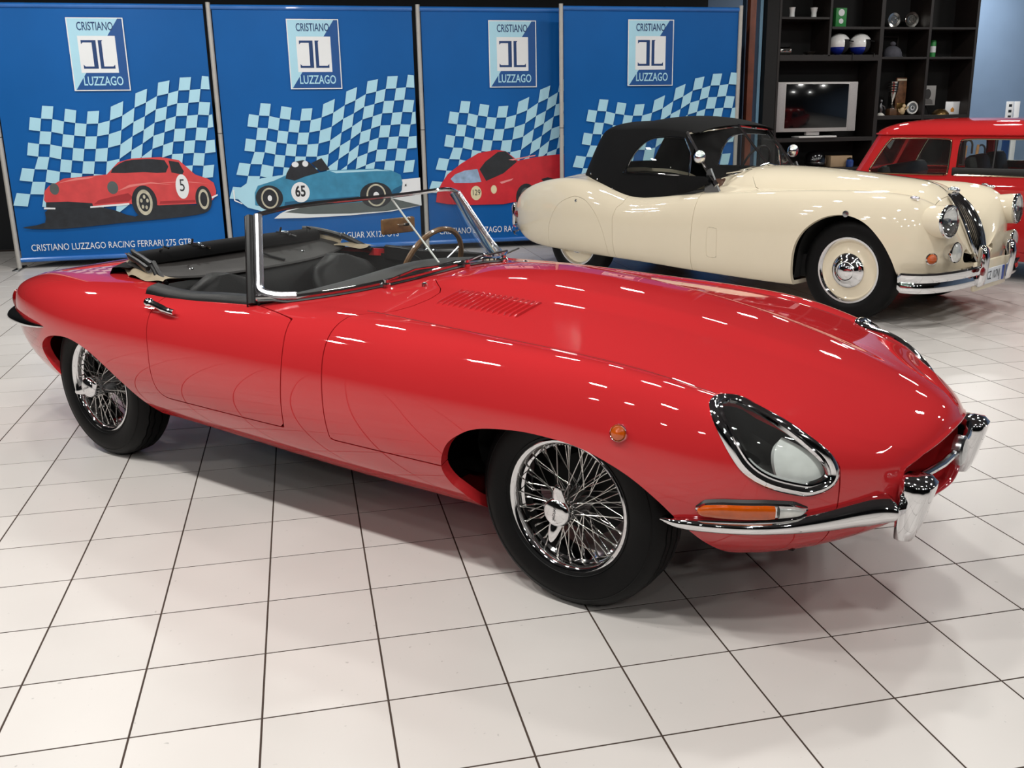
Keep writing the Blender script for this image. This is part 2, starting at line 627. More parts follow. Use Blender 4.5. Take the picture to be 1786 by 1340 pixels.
for k, (d, x, y) in enumerate(cand[:300]):
    if proto is None:
        proto = mesh_obj('tile', tg[0], tg[1], TILE, floor, smooth=False); o = proto
    else:
        o = dup(proto, floor)
    o.location = (x, y, 0.0)
fg = ([], [])
for d, x, y in cand[300:]: tile_geo(fg, x, y)
for x, y in rest: tile_geo(fg, x, y)
o = mesh_obj('far_tiles', fg[0], fg[1], TILE, floor, smooth=False)
o['kind'] = 'stuff'

HC = 3.6
def wall(name, c, s, mt, label):
    o = MB().box(c, s).build(name, mt, smooth=False)
    return props(o, label, 'wall', kind='structure')
wall('wall_back', ((X0 + 6.2) / 2, Y1 + .05, HC / 2), (6.2 - X0, .1, HC), WALLD, 'near black back wall behind the banners')
wall('wall_back_right', ((X1 + 6.2) / 2, Y1 + .05, HC / 2), (X1 - 6.2, .1, HC), WALLB, 'steel blue back wall behind the bookcase')
wall('wall_front', ((X0 + X1) / 2, Y0 - .05, HC / 2), (X1 - X0, .1, HC), WALLD, 'dark wall behind the camera')
wall('wall_left', (X0 - .05, (Y0 + Y1) / 2, HC / 2), (.1, Y1 - Y0, HC), WALLD, 'dark left wall of the showroom')
wall('wall_right', (X1 + .05, (Y0 + Y1) / 2, HC / 2), (.1, Y1 - Y0, HC), WALLB, 'blue right wall of the showroom')
o = MB().box(((X0 + X1) / 2, (Y0 + Y1) / 2, HC + .05), (X1 - X0, Y1 - Y0, .1)).build('ceiling', CEIL, smooth=False)
props(o, 'dark charcoal showroom ceiling', 'ceiling', kind='structure')

# ================================================================== red roadster
# u, x, w, zw, zt, yb, zb, ys, zs, bow, sw   (x from rear axle, metres)
ST = [
 (0.0, -1.085, .10, .52, .560, .07, .47, .07, .550, .0, .3),
 (.04, -1.07, .265, .525, .605, .20, .425, .20, .588, .02, .3),
 (.10, -1.02, .40, .535, .656, .32, .38, .31, .632, .03, .28),
 (.2, -.90, .525, .545, .702, .42, .33, .40, .680, .03, .25),
 (.34, -.70, .632, .555, .735, .51, .29, .47, .726, .02, .2),
 (.5, -.46, .713, .56, .760, .58, .26, .53, .756, .01, .18),
 (.7, -.18, .778, .567, .783, .62, .24, .57, .775, 0, .16),
 (.85, .05, .808, .567, .798, .63, .235, .585, .783, 0, .15),
 (1.1, .4, .828, .567, .825, .635, .233, .605, .790, 0, .13),
 (1.4, .85, .832, .56, .845, .635, .231, .62, .796, 0, .12),
 (1.7, 1.25, .826, .55, .848, .63, .222, .62, .80, 0, .10),
 (1.95, 1.56, .818, .54, .868, .62, .212, .60, .802, 0, .04),
 (2.2, 1.9, .808, .53, .872, .61, .208, .60, .789, 0, -.04),
 (2.4, 2.16, .797, .522, .852, .60, .204, .60, .778, 0, -.10),
 (2.6, 2.44, .781, .515, .819, .58, .20, .595, .763, 0, -.18),
 (2.76, 2.66, .762, .505, .785, .55, .20, .58, .738, .0, -.22),
 (2.9, 2.86, .725, .495, .745, .50, .21, .555, .70, .015, -.16),
 (3.02, 3.03, .662, .485, .703, .44, .235, .51, .659, .03, -.02),
 (3.12, 3.165, .575, .48, .661, .37, .27, .44, .617, .08, .2),
 (3.2, 3.265, .470, .478, .622, .30, .31, .36, .580, .13, .3),
 (3.26, 3.325, .385, .478, .588, .25, .35, .29, .550, .18, .35),
 (3.30, 3.348, .335, .478, .56, .22, .38, .25, .53, .22, .4),
]
KEYS = ('x', 'w', 'zw', 'zt', 'yb', 'zb', 'ys', 'zs', 'bow', 'sw')
SPL = {k: cspline([r[0] for r in ST], [r[i + 1] for r in ST]) for i, k in enumerate(KEYS)}
def bulge(x, y):
    hw = np.interp(x, [1.3, 1.86, 2.66, 3.0, 3.25], [.27, .245, .185, .13, .08])
    hh = np.interp(x, [1.48, 1.72, 1.95, 2.4, 2.9, 3.2], [.0, .016, .022, .022, .014, 0])
    q = np.clip((hw + .05 - np.abs(y)) / .1, 0, 1)
    return hh * q * q * (3 - 2 * q)
NZ, NA, NB, NC = 7, 26, 40, 36
def et_surf(u):
    u = np.asarray(u, float)[:, None]
    g = {k: f(u) for k, f in SPL.items()}
    w, zw, zt, yb, zb, ys, zs, sw = [g[k] for k in ('w', 'zw', 'zt', 'yb', 'zb', 'ys', 'zs', 'sw')]
    t = np.linspace(0, 1, NZ)[None, :-1]
    y0 = yb * t; z0 = zb - .012 * (1 - t)
    t = np.linspace(0, 1, NA)[None, :-1]
    y1 = bez(yb, yb + (w - yb) * .55, w, w, t); z1 = bez(zb, zb + (zw - zb) * .15, zw - (zw - zb) * .55, zw, t)
    t = np.linspace(0, 1, NB)[None, :-1]
    sl = np.clip((zt - zs) / np.maximum(ys, .05) * 1.25, .05, 1.2)
    dy = w - ys
    y2 = bez(w, w, ys + dy * .72, ys, t); z2 = bez(zw, zw + (zs - zw) * .80, zs - sw * dy * .72, zs, t)
    t = np.linspace(0, 1, NC)[None, :]
    y3 = bez(ys, ys * .67, ys * .33, 0 * ys, t); z3 = bez(zs, zs + sl * ys * .33, zt, zt, t)
    y = np.concatenate([y0, y1, y2, y3], 1); z = np.concatenate([z0, z1, z2, z3], 1)
    x = np.broadcast_to(g['x'] - g['bow'] * (y / .4) ** 2 * .4, y.shape)
    top = np.arange(y.shape[1])[None, :] >= NZ + NA + NB - 3
    z = z + bulge(x, y) * top
    return np.stack([x, y, z], -1)
UU = np.concatenate([np.linspace(0, .2, 28), np.linspace(.2, 3.0, 215)[1:], np.linspace(3.0, 3.30, 44)[1:]])
S = et_surf(UU)
# rolled lip of the nose opening
last = S[-1]
rows = []
for dx, sy, sz in ((.006, .985, .97), (.008, .965, .93), (.004, .945, .89), (-.01, .93, .86), (-.05, .91, .83), (-.16, .9, .82)):
    r = last.copy(); r[:, 0] += dx; r[:, 1] *= sy; r[:, 2] = .472 + (r[:, 2] - .472) * sz
    rows.append(r)
S = np.concatenate([S, np.array(rows)], 0)
seamcol = np.zeros(S.shape[:2])
FULL = Panel.from_grid(S, seamcol[..., None])
# keep the centre line normal in the symmetry plane
mid = np.abs(FULL.V[:, 1]) < 1e-6
FULL.V[mid, 4] = 0
BVH_ET = caster(FULL)

def et_hit(p, n):
    """nearest body point/normal on the y>0 half"""
    q, nn, i, d = BVH_ET.find_nearest(Vector(p))
    f = FULL.F[i]
    nv = Vector(np.mean(FULL.V[f][:, 3:6], 0)).normalized()
    return q, nv
def et_top(x, y):
    h = BVH_ET.ray_cast(Vector((x, abs(y), 2)), Vector((0, 0, -1)))
    return h[0].z if h[0] is not None else .8
def et_side(x, z):
    h = BVH_ET.ray_cast(Vector((x, 3, z)), Vector((0, -1, 0)))
    return h[0].y if h[0] is not None else .7

ARCH_F = [(2.12, .15), (2.085, .28), (2.05, .335), (2.038, .394), (2.07, .471), (2.12, .515), (2.19, .547), (2.30, .563), (2.40, .565), (2.53, .552), (2.63, .520), (2.705, .482), (2.77, .430), (2.815, .377), (2.86, .31), (2.91, .22), (2.94, .15)]
ARCH_R = [(-.19, .15), (-.23, .28), (-.305, .345), (-.345, .43), (-.315, .48), (-.22, .525), (-.10, .548), (.03, .552), (.17, .524), (.285, .472), (.375, .412), (.44, .35), (.50, .28), (.56, .2), (.6, .15)]
ARCH_F = smooth_path(ARCH_F, 5); ARCH_R = smooth_path(ARCH_R, 5)
def xw(y): return 1.50 - .78 * y * y                     # windscreen foot in plan
def xb(y):
    return np.interp(np.abs(y), [0, .20, .24, .28, .32, .36, .42, .5, .57, .61, .64, .67, 1], [1.545, 1.55, 1.565, 1.61, 1.66, 1.69, 1.70, 1.69, 1.66, 1.62, 1.585, 1.562, 1.56])
def g_open(V):
    x, y = V[:, 0], np.abs(V[:, 1])
    Y = np.interp(x, [-.3, .05, .16, .3, .44, .455, .60, .8, 1.0, 1.13, 1.6], [.40, .52, .565, .592, .60, .712, .722, .718, .700, .69, .69])
    xr = -.10 + .14 * (y / .6) ** 4
    return np.maximum(np.maximum(y - Y, xr - x), x - (xw(y) - .015))
def yplan(x): return np.interp(x, [1.2, 2.6, 2.76, 2.83, 2.9, 3.0, 3.1, 3.17], [.6, .585, .572, .558, .555, .56, .54, .5]) if False else np.interp(x, SEAMX, SEAMY)
su = np.linspace(1.9, 2.9, 60)
SEAMX = np.concatenate([SPL['x'](su) - SPL['bow'](su) * (SPL['ys'](su) / .4) ** 2 * .4, [3.0, 3.1, 3.17]])
SEAMY = np.concatenate([SPL['ys'](su), [.56, .54, .49]])
def g_wing(V):
    """<0 on the wing"""
    x, y, z = V[:, 0], np.abs(V[:, 1]), V[:, 2]
    pl = (x - 3.172) * .66 - (y - .487) * .75
    return np.where(z < .50, pl, np.maximum(yplan(x) - y, pl))
def g_bon(V):
    """<0 on the tilting bonnet"""
    x, y, z = V[:, 0], V[:, 1], V[:, 2]
    low = np.where(x < 2.3, .397 - z, -1.0)
    return np.maximum(xb(y) - x, low)
DOORP = np.concatenate([[(.606, 1.2)], smooth_path([(.606, .80), (.612, .72), (.618, .64), (.622, .58), (.618, .52), (.616, .46), (.628, .418), (.665, .400), (.72, .398)], 4), [(1.0, .398), (1.25, .398)],
    smooth_path([(1.333, .399), (1.346, .44), (1.360, .53), (1.370, .62), (1.372, .69), (1.364, .74), (1.352, .77)], 4), [(1.346, 1.2)]])
def g_door(V):
    yl = np.interp(V[:, 0], [1.0, 1.088, 1.092, 1.345, 1.42], [0, 0, .683, .737, .75])
    return np.maximum(poly_sd(V[:, 0], V[:, 2], DOORP), yl - np.abs(V[:, 1]))
def g_archf(V): return poly_sd(V[:, 0], V[:, 2], ARCH_F)
def g_archr(V): return poly_sd(V[:, 0], V[:, 2], ARCH_R)
# headlamp opening: outline on the right wing, given on the y>0 half
HL = [(2.862, .622, .698), (2.861, .565, .70), (2.902, .528, .690), (2.975, .538, .668), (3.045, .533, .640), (3.104, .517, .603), (3.146, .502, .566), (3.166, .494, .520), (3.158, .507, .488), (3.132, .538, .472), (3.10, .572, .472), (3.036, .634, .50), (2.986, .667, .539), (2.945, .678, .592), (2.903, .670, .648), (2.878, .652, .68)]
HD = Vector((.62, .55, .56)).normalized()
HA = Vector((.62, -.22, -.48)); HA = (HA - HD * HA.dot(HD)).normalized()
HB = HD.cross(HA)
HLa = np.array(HL); hl_c = HLa.mean(0)
hl2 = smooth_loop(np.stack([(HLa - hl_c) @ np.array(HA), (HLa - hl_c) @ np.array(HB)], 1), 5)
def g_hl(V):
    d = V[:, :3] * [1, 1, 1] - hl_c
    g = poly_sd(d @ np.array(HA), d @ np.array(HB), hl2)
    return np.where((d ** 2).sum(1) > .25, 1.0, g)

ET = thing('red_roadster', 'red open two-seat roadster with wire wheels and folded black hood', 'car', (.73590, 1.40510, 0), math.radians(-48.815))
G = .0023
neg = lambda f, o=0.0: (lambda V: -f(V) + o)
pos = lambda f, o=0.0: (lambda V: f(V) + o)
P = FULL.clip(neg(g_archf)).clip(neg(g_archr)).clip(neg(g_open))
bon = P.clip(pos(g_bon, G))
tub = P.clip(neg(g_bon, G))
door = tub.clip(pos(g_door, G))
tub = tub.clip(neg(g_door, G))
wing = bon.clip(pos(g_wing, G * .8)).clip(neg(g_hl))
centre = bon.clip(neg(g_wing, G * .8)).clip(neg(g_hl))
tub.both().build('body_shell', RED, ET, .035, 'glossy red rear body, sills and scuttle')
BON = centre.both().build('bonnet', RED, ET, .03, 'long red bonnet with central bulge')
for nm, pn, par in (('front_wing', wing, BON), ('door', door, ET)):
    pn.mirrored().build(nm, RED, par, .035)
    pn.build(nm, RED, par, .035)

# black inner shell so that gaps and arches look into darkness
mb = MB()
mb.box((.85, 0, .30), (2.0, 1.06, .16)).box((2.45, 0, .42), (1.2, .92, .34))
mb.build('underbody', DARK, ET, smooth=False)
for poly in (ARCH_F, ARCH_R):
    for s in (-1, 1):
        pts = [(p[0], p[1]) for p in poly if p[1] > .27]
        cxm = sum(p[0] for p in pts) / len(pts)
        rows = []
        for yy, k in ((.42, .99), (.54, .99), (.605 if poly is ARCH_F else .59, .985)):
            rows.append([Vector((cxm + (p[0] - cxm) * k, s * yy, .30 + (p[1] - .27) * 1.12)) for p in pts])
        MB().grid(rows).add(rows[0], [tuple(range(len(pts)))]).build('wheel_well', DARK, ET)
# added sheets coloured as the shade inside the panel joints
for s in (-1, 1):
    zs_ = np.linspace(.26, .76, 14)
    for x0 in (1.36, 1.56, .615):
        rows = []
        for dx in (-.05, .05):
            rows.append([Vector((x0 + dx, s * (et_side(x0 + dx, float(z)) - .045), float(z))) for z in zs_])
        MB().grid(rows).build('joint_shade_backing', SHADOWGAP, ET)

# dark line painting the shade in the joint between bonnet centre and wings
for s in (-1, 1):
    pts = []
    for uq in np.linspace(1.96, 2.895, 60):
        r_ = et_surf([uq])[0, NZ + NA + NB - 3]
        pts.append(Vector((r_[0], s * r_[1], r_[2] - .0016)))
    MB().tube(pts, .0026, 6).build('wing_joint_shade', SHADOWGAP, BON)

# ---------------------------------------------------------------- bonnet louvres
def louvre_mesh():
    mb = MB()
    L, Wd, H = .155, .016, .0085
    rows = []
    for i in range(13):
        a = i / 12
        t = (a - .5) * L
        e = min(1, min(a, 1 - a) / .1)
        e = math.sin(e * PI / 2)
        rows.append([Vector((Wd * (k / 6 - .5) * (.7 + .3 * e), t, H * e * math.sin(PI * min(1, (k / 6) * .62 + .0)) if k < 6 else -.001)) for k in range(7)])
    mb.grid(rows)
    return mb
lv0 = None
for s in (-1, 1):
    for i in range(15):
        x = 1.755 + i * .0232
        yc = .385 - .01 * i / 14
        q, nv = et_hit((x, yc, et_top(x, yc)), None)
        nv = Vector((nv.x, nv.y * s, nv.z)); q = Vector((q.x, q.y * s, q.z))
        if lv0 is None:
            lv0 = louvre_mesh().build('louvre', RED, BON); o = lv0
        else:
            o = dup(lv0, BON)
        zx = nv; yx = Vector((0, 1, 0)); yx = (yx - zx * yx.dot(zx)).normalized(); xx = yx.cross(zx)
        mm = Matrix((xx, yx, zx)).transposed().to_4x4()
        mm.translation = q - nv * .0008
        o.matrix_local = mm

# ---------------------------------------------------------------- headlamps, front lamps, bumpers
def et_pt(p, off):
    q, nv = et_hit(p, None)
    return q + nv * off, nv
for s in (-1, 1):
    fl = lambda v: Vector((v[0], v[1] * s, v[2]))
    # outline back on the surface
    loop = []
    for a, b in hl2:
        p = Vector(hl_c) + HA * float(a) + HB * float(b)
        h = BVH_ET.ray_cast(p + HD * .3, -HD)
        q = h[0] if h[0] is not None else p
        q2, nv = et_hit(q, None)
        loop.append((q2, nv))
    n = len(loop)
    cen = sum((l[0] for l in loop), Vector()) / n
    rows = []
    for i, (q, nv) in enumerate(loop):
        t = (loop[(i + 1) % n][0] - loop[i - 1][0]).normalized()
        inn = nv.cross(t)
        if inn.dot(cen - q) < 0: inn = -inn
        row = []
        for a, h in ((-.007, -.004), (-.006, .004), (.001, .010), (.009, .0115), (.016, .008), (.0195, .0045), (.024, .007), (.029, .0055), (.0325, -.004)):
            row.append(fl(q + inn * a + nv * h))
        rows.append(row)
    MB().grid(rows, close_u=True, flip=(s < 0)).build('headlamp_trim_ring', CHROME, ET)
    gl = FULL.clip(pos(g_hl, .016)).offset(.001)
    gl = gl if s > 0 else gl.mirrored()
    cov = gl.build('headlamp_cover', GLASSL, ET, 0)
    # dark scoop under the cover with the round lamp at its lower end
    rows = []
    for k, (sc_, dp) in enumerate(((.95, -.002), (.96, .03), (.93, .075), (.75, .120), (.15, .135))):
        rows.append([fl(cen + (q - cen) * sc_ - HD * dp) for q, nv in loop])
    MB().grid(rows, close_v=True).build('headlamp_scoop', LAMPBOWL, ET)
    amax = hl2[:, 0].max()
    LOFF = .012
    bl_ = hl2[hl2[:, 0] > amax - .10][:, 1].mean()
    def g_lens(V, R=.092):
        d = V[:, :3] - hl_c
        return np.hypot(d @ np.array(HA) - (amax - .088), d @ np.array(HB) - bl_ + LOFF) - R
    lens = FULL.clip(pos(g_hl, .024)).clip(g_lens).offset(-.016)
    # domed towards the cover
    dd = lens.V[:, :3] - hl_c
    rr_l = np.clip(np.hypot(dd @ np.array(HA) - (amax - .088), dd @ np.array(HB) - bl_ + LOFF) / .092, 0, 1)
    lens.V[:, :3] -= np.outer(.022 * rr_l ** 2, np.array(HD))
    (lens if s > 0 else lens.mirrored()).build('headlamp_lens', LENSWHITE, ET, .02)
    # side marker
    q, nv = et_pt((2.656, .756, .610), .0)
    mb = MB(); mb2 = MB()
    a1 = Vector((0, 0, 1)); a1 = (a1 - nv * a1.dot(nv)).normalized(); a2 = nv.cross(a1)
    def disc(mb, prof, c, nv, a1, a2, n=24):
        rows = [[fl(c + a1 * (math.cos(k * 2 * PI / n) * r) + a2 * (math.sin(k * 2 * PI / n) * r) + nv * h) for k in range(n)] for r, h in prof]
        mb.grid(rows, close_v=True)
    disc(mb, ((.026, -.006), (.026, .006), (.0235, .010), (.021, .008)), q, nv, a1, a2)
    ml = mb.build('side_marker_lamp', CHROME, ET)
    disc(mb2, ((.0213, .006), (.019, .012), (.012, .016), (.001, .018)), q, nv, a1, a2)
    mb2.build('lens', AMBER, ml)
    # turn signal above the bumper: boat shaped lens
    ctr = [(2.868, .712, .425), (2.90, .704, .430), (2.95, .684, .432), (3.00, .655, .433), (3.045, .621, .432), (3.085, .586, .430), (3.115, .553, .425)]
    pp = smooth_path(ctr, 5)
    hw = np.interp(np.linspace(0, 1, len(pp)), [0, .12, .3, .6, .85, 1], [.003, .02, .0255, .0255, .018, .003])
    def boat(i0, i1, grow, lift, base):
        rows = []
        for i in range(i0, i1):
            q, nv = et_pt(pp[i], 0)
            up = Vector((0, 0, 1)); up = (up - nv * up.dot(nv)).normalized()
            h = hw[i] + grow
            row = []
            for k in range(9):
                a = -1 + k / 4
                row.append(fl(q + up * (a * h) + nv * (base + lift * math.sqrt(max(0, 1 - a ** 4)) * min(1, hw[i] / .014))))
            rows.append(row)
        return rows
    N = len(pp)
    MB().grid(boat(0, N, .0045, .010, .0), flip=(s > 0)).build('turn_signal', BLACKRUB, ET)
    tb = MB().grid(boat(0, N, .0015, .015, .001)).build('turn_signal_trim', CHROME, ET)
    i1 = int(N * .70)
    MB().grid(boat(1, i1, -.002, .026, .001)).build('amber_lens', AMBER, tb)
    MB().grid(boat(i1, N - 1, -.002, .026, .001)).build('clear_lens', CLEARLENS, tb)
    # front bumper blade
    path = smooth_path([(2.765, .712, .372), (2.82, .712, .374), (2.90, .692, .377), (2.99, .650, .379), (3.07, .592, .382), (3.14, .518, .388), (3.195, .452, .396), (3.245, .398, .402), (3.275, .372, .404), (3.29, .360, .404)], 6)
    N = len(path)
    hh = np.interp(np.linspace(0, 1, N), [0, .04, .15, .42, .58, .74, .88, .96, 1], [.004, .013, .021, .024, .037, .046, .040, .022, .003])
    ou = np.interp(np.linspace(0, 1, N), [0, .1, .5, .7, .9, 1], [.012, .024, .036, .048, .060, .045])
    rows = []
    for i in range(N):
        p = Vector(path[i])
        t = Vector(path[min(i + 1, N - 1)]) - Vector(path[max(i - 1, 0)]); t.normalize()
        nv = Vector((-t.y, t.x, 0)) * -1
        if nv.dot(Vector((1, .8, 0))) < 0: nv = -nv
        nv.normalize()
        row = []
        for k in range(13):
            a = -1 + k / 6
            row.append(fl(p + Vector((0, 0, hh[i] * a)) + nv * (-.012 + (ou[i] + .006) * (max(0, 1 - abs(a) ** 2.6)) ** .6)))
        rows.append(row)
    mb = MB().grid(rows)
    mb.build('front_bumper', CHROME, ET)
    # overrider
    mb = MB()
    prof = [(-.108, .030, .026), (-.100, .046, .046), (-.06, .054, .060), (0, .058, .072), (.040, .058, .080), (.060, .055, .082), (.074, .046, .066), (.080, .025, .03)]
    rows = []
    for z, wd, dp in prof:
        row = []
        for k in range(16):
            a = 2 * PI * k / 16
            ca, sa = math.cos(a), math.sin(a)
            sq = lambda v: math.copysign(abs(v) ** .55, v)
            row.append(Vector((3.300 + dp * (sq(ca) * .55 + .38) + z * .06, s * (.318 + wd * sq(sa) * .98), .412 + z)))
        rows.append(row)
    mb.grid(rows, close_v=True)
    mb.add(rows[0], [tuple(range(15, -1, -1))]); mb.add(rows[-1], [tuple(range(16))])
    mb.build('overrider', CHROME, ET, angle=50)

# chrome motif bar in the mouth
mb = MB()
mb.tube([(3.325, -.30, .475), (3.352, -.15, .475), (3.360, 0, .475), (3.352, .15, .475), (3.325, .30, .475)], .012, 10)
bar = mb.build('motif_bar', CHROME, ET)
mb = MB()
mb.lathe([(.045, -.012), (.045, .012), (.038, .018), (.001, .02)], (3.362, 0, .475), 'x', 28)
mb.build('badge', STEEL, bar)
mb = MB(); mb.box((3.10, 0, .475), (.04, .62, .16)); mb.build('radiator', DARK, ET, smooth=False)

# rear bumper wrapped round the tail
for s in (-1, 1):
    base = [(-.235, .762, .565), (-.40, .735, .553), (-.60, .675, .540), (-.78, .598, .528), (-.93, .490, .520), (-1.02, .375, .518), (-1.07, .26, .52)]
    path = smooth_path(base, 6); N = len(path)
    hh = np.interp(np.linspace(0, 1, N), [0, .06, .25, .5, .75, 1], [.003, .010, .020, .032, .038, .03])
    ou = np.interp(np.linspace(0, 1, N), [0, .1, .4, .7, 1], [.01, .022, .05, .075, .07])
    rows = []
    for i in range(N):
        p = Vector(path[i]); t = (Vector(path[min(i + 1, N - 1)]) - Vector(path[max(i - 1, 0)])).normalized()
        nv = Vector((t.y, -t.x, 0))
        if nv.dot(Vector((-.3, 1, 0))) < 0: nv = -nv
        rows.append([Vector((q.x, q.y * s, q.z)) for q in [p + Vector((0, 0, hh[i] * (-1 + k / 6))) + nv * (-.02 + (ou[i] + .015) * max(0, 1 - abs(-1 + k / 6) ** 2.6) ** .6) for k in range(13)]])
    MB().grid(rows).build('rear_bumper', CHROME, ET)
    tl = MB()
    q, nv = et_pt((-.90, .52, .585), 0)
    q = Vector((q.x, q.y * s, q.z)); nv = Vector((nv.x, nv.y * s, nv.z))
    R = nv.to_track_quat('Z', 'Y').to_matrix()
    tl.sphere(q, (.020, .048, .022), 14, 8, R)
    tl.build('tail_lamp', REDLENS, ET)
    # door handle
    x0, z0 = .60, .742
    yA, yB = et_side(.61, .742), et_side(.78, .735)
    mb = MB()
    q, nv = et_pt((.615, yA, .742), 0)
    o2 = q + nv * .016
    q3, nv3 = et_pt((.775, yB, .733), 0)
    pts = [o2 + Vector((-.015, 0, 0)), o2 + nv * .012, o2 + nv * .016 + Vector((.03, 0, -.001)), q3 + nv3 * .026 + Vector((-.04, 0, .001)), q3 + nv3 * .018]
    F2 = lambda v: Vector((v.x, v.y * s, v.z))
    mb.tube([F2(Vector(p)) for p in smooth_path([tuple(p) for p in pts], 5)], [.0135] * 7 + [.0125] * 8 + [.0105] * 6, 10, flat=1.0)
    mb.sphere(F2(o2 + nv * .006 + Vector((-.004, 0, .006))), (.026, .018, .018), 12, 8)
    mb.sphere(F2(o2 + Vector((.035, 0, .004))), (.012, .012, .012), 10, 7)
    hd = mb.build('door_handle', CHROME, ET)

# ---------------------------------------------------------------- wire wheels
SPOKEM = mat('polished_spoke', (226, 224, 220), 0.18, metal=1.0, var=.03)
def make_wheel():
    root = MB().lathe([(.205, -.006), (.2085, .001), (.2075, .007), (.204, .009), (.199, .0075), (.194, .003), (.190, -.004), (.1875, -.012), (.186, -.024), (.179, -.030), (.177, -.06), (.177, -.10), (.186, -.125), (.204, -.135), (.206, -.14)], axis='y', n=56)
    rim = root.build('wheel', CHROME, ET)
    # tyre: profile (radius, outward)
    prof = [(.200, -.002), (.212, .010), (.232, .016), (.262, .019), (.288, .014), (.305, .004), (.313, -.004), (.3165, -.012)]
    zig = []
    mb = MB()
    n = 120
    rows = []
    for k in range(n):
        a = 2 * PI * k / n
        row = []
        wob = .0022 * (1 if (k // 2) % 2 else -1)
        full = prof + [(.3205, -.020), (.3145, -.0215), (.3145, -.026), (.3215, -.0275), (.3225, -.045), (.3155, -.0465), (.3155, -.051), (.323, -.0525), (.3235, -.080), (.3155, -.0815), (.3155, -.086), (.323, -.0875), (.3215, -.112), (.317, -.122), (.305, -.138), (.27, -.150), (.23, -.148), (.205, -.136)]
        for i, (r, h) in enumerate(full):
            hh_ = h + (wob if 8 <= i <= 20 else 0)
            row.append(Vector((r * math.cos(a), -hh_, r * math.sin(a))))
        rows.append(row)
    mb.grid(rows, close_u=True)
    ty = mb.build('tyre', RUBBER, rim, angle=40)
    # fine raised rings on the side wall
    mb = MB()
    for r, h in ((.2165, .0125), (.2905, .0135)):
        mb.lathe([(r - .002, h - .001), (r, h + .0012), (r + .002, h - .0012)], axis='y', n=72)
    mb.build('side_wall_ring', RUBBER, rim)
    mb = MB()
    mb.lathe([(.001, -.10), (.05, -.10), (.05, -.05), (.043, -.03), (.040, .012), (.036, .03), (.036, .034)], axis='y', n=28)
    mb.build('hub', STEEL, rim)
    mb = MB().lathe([(.001, -.135), (.13, -.135), (.13, -.12), (.001, -.12)], axis='y', n=32)
    mb.build('brake_disc', DARK, rim)
    # spokes: two sets, inner short ones and long outer ones
    sp0 = {}
    def spoke(kind, a_r, a_h, r_r, h_r, r_h, h_h):
        p = Vector((r_r * math.cos(a_r), -h_r, r_r * math.sin(a_r)))
        q = Vector((r_h * math.cos(a_h), -h_h, r_h * math.sin(a_h)))
        if kind not in sp0:
            o = MB().tube([(0, 0, 0), (0, 0, .9), (0, 0, .93), (0, 0, 1)], [.0016, .0016, .0030, .0034], 6).build('spoke', SPOKEM, rim)
            sp0[kind] = o
        else:
            o = dup(sp0[kind], rim)
        d = p - q
        R = d.to_track_quat('Z', 'Y').to_matrix().to_4x4()
        o.matrix_local = Matrix.Translation(q) @ R @ Matrix.Diagonal((1, 1, d.length, 1))
    for k in range(24):
        a = 2 * PI * k / 24
        off = .30 if k % 2 else -.30
        spoke('a', a, a + off, .1865, -.018, .040, .014)
        spoke('a', a + PI / 24, a + PI / 24 - off * 1.6, .178, -.042, .046, -.050)
        spoke('a', a + PI / 48, a + PI / 48 + off * 1.4, .177, -.074, .048, -.070)
    # two eared knock-off
    mb = MB()
    mb.lathe([(.040, .028), (.0445, .034), (.045, .052), (.041, .062), (.034, .0678), (.001, .0682)], axis='y', n=32)
    for sgn in (1, -1):
        rows = []
        for r, h, hw_, th in ((.030, .048, .024, .012), (.050, .056, .021, .010), (.070, .064, .016, .008), (.088, .067, .009, .006), (.094, .066, .003, .003)):
            row = []
            for k in range(10):
                a = 2 * PI * k / 10
                row.append(Vector((hw_ * math.cos(a), -(h + th * math.sin(a)), sgn * r)))
            rows.append(row)
        mb.grid(rows, close_v=True)
        mb.add(rows[-1], [tuple(range(10))])
    ko = mb.build('knock_off', CHROME, rim, angle=50)
    ko.rotation_euler = (0, math.radians(8), 0)
    text_mesh('knock_off_lettering', 'JAGUAR', .0125, BLACKRUB, rim, Matrix.Rotation(math.radians(-82), 4, 'Y') @ Matrix.Translation((0, -.0690, 0)) @ Matrix.Rotation(PI / 2, 4, 'X'))
    mb = MB().box((.152, -.003, -.133), (.044, .012, .008), .003, Matrix.Rotation(math.radians(-49), 3, 'Y'))
    mb.build('balance_weight', STEEL, rim)
    return rim
W0 = make_wheel()
def place_wheel(o, x, s, ay):
    o.location = (x, s * .683, .3215)
    o.rotation_euler = (0, ay, PI if s > 0 else 0)
    return o
def dup_tree(o, parent):
    c = dup(o, parent)
    for ch in [k for k in o.children]:
        d = dup(ch, c)
    return c
wheels = [(2.438, -1, 0.0), (0.0, -1, math.radians(62)), (2.438, 1, .4), (0, 1, .2)]
for i, (x, s, ay) in enumerate(wheels):
    place_wheel(W0 if i == 0 else dup_tree(W0, ET), x, s, ay)

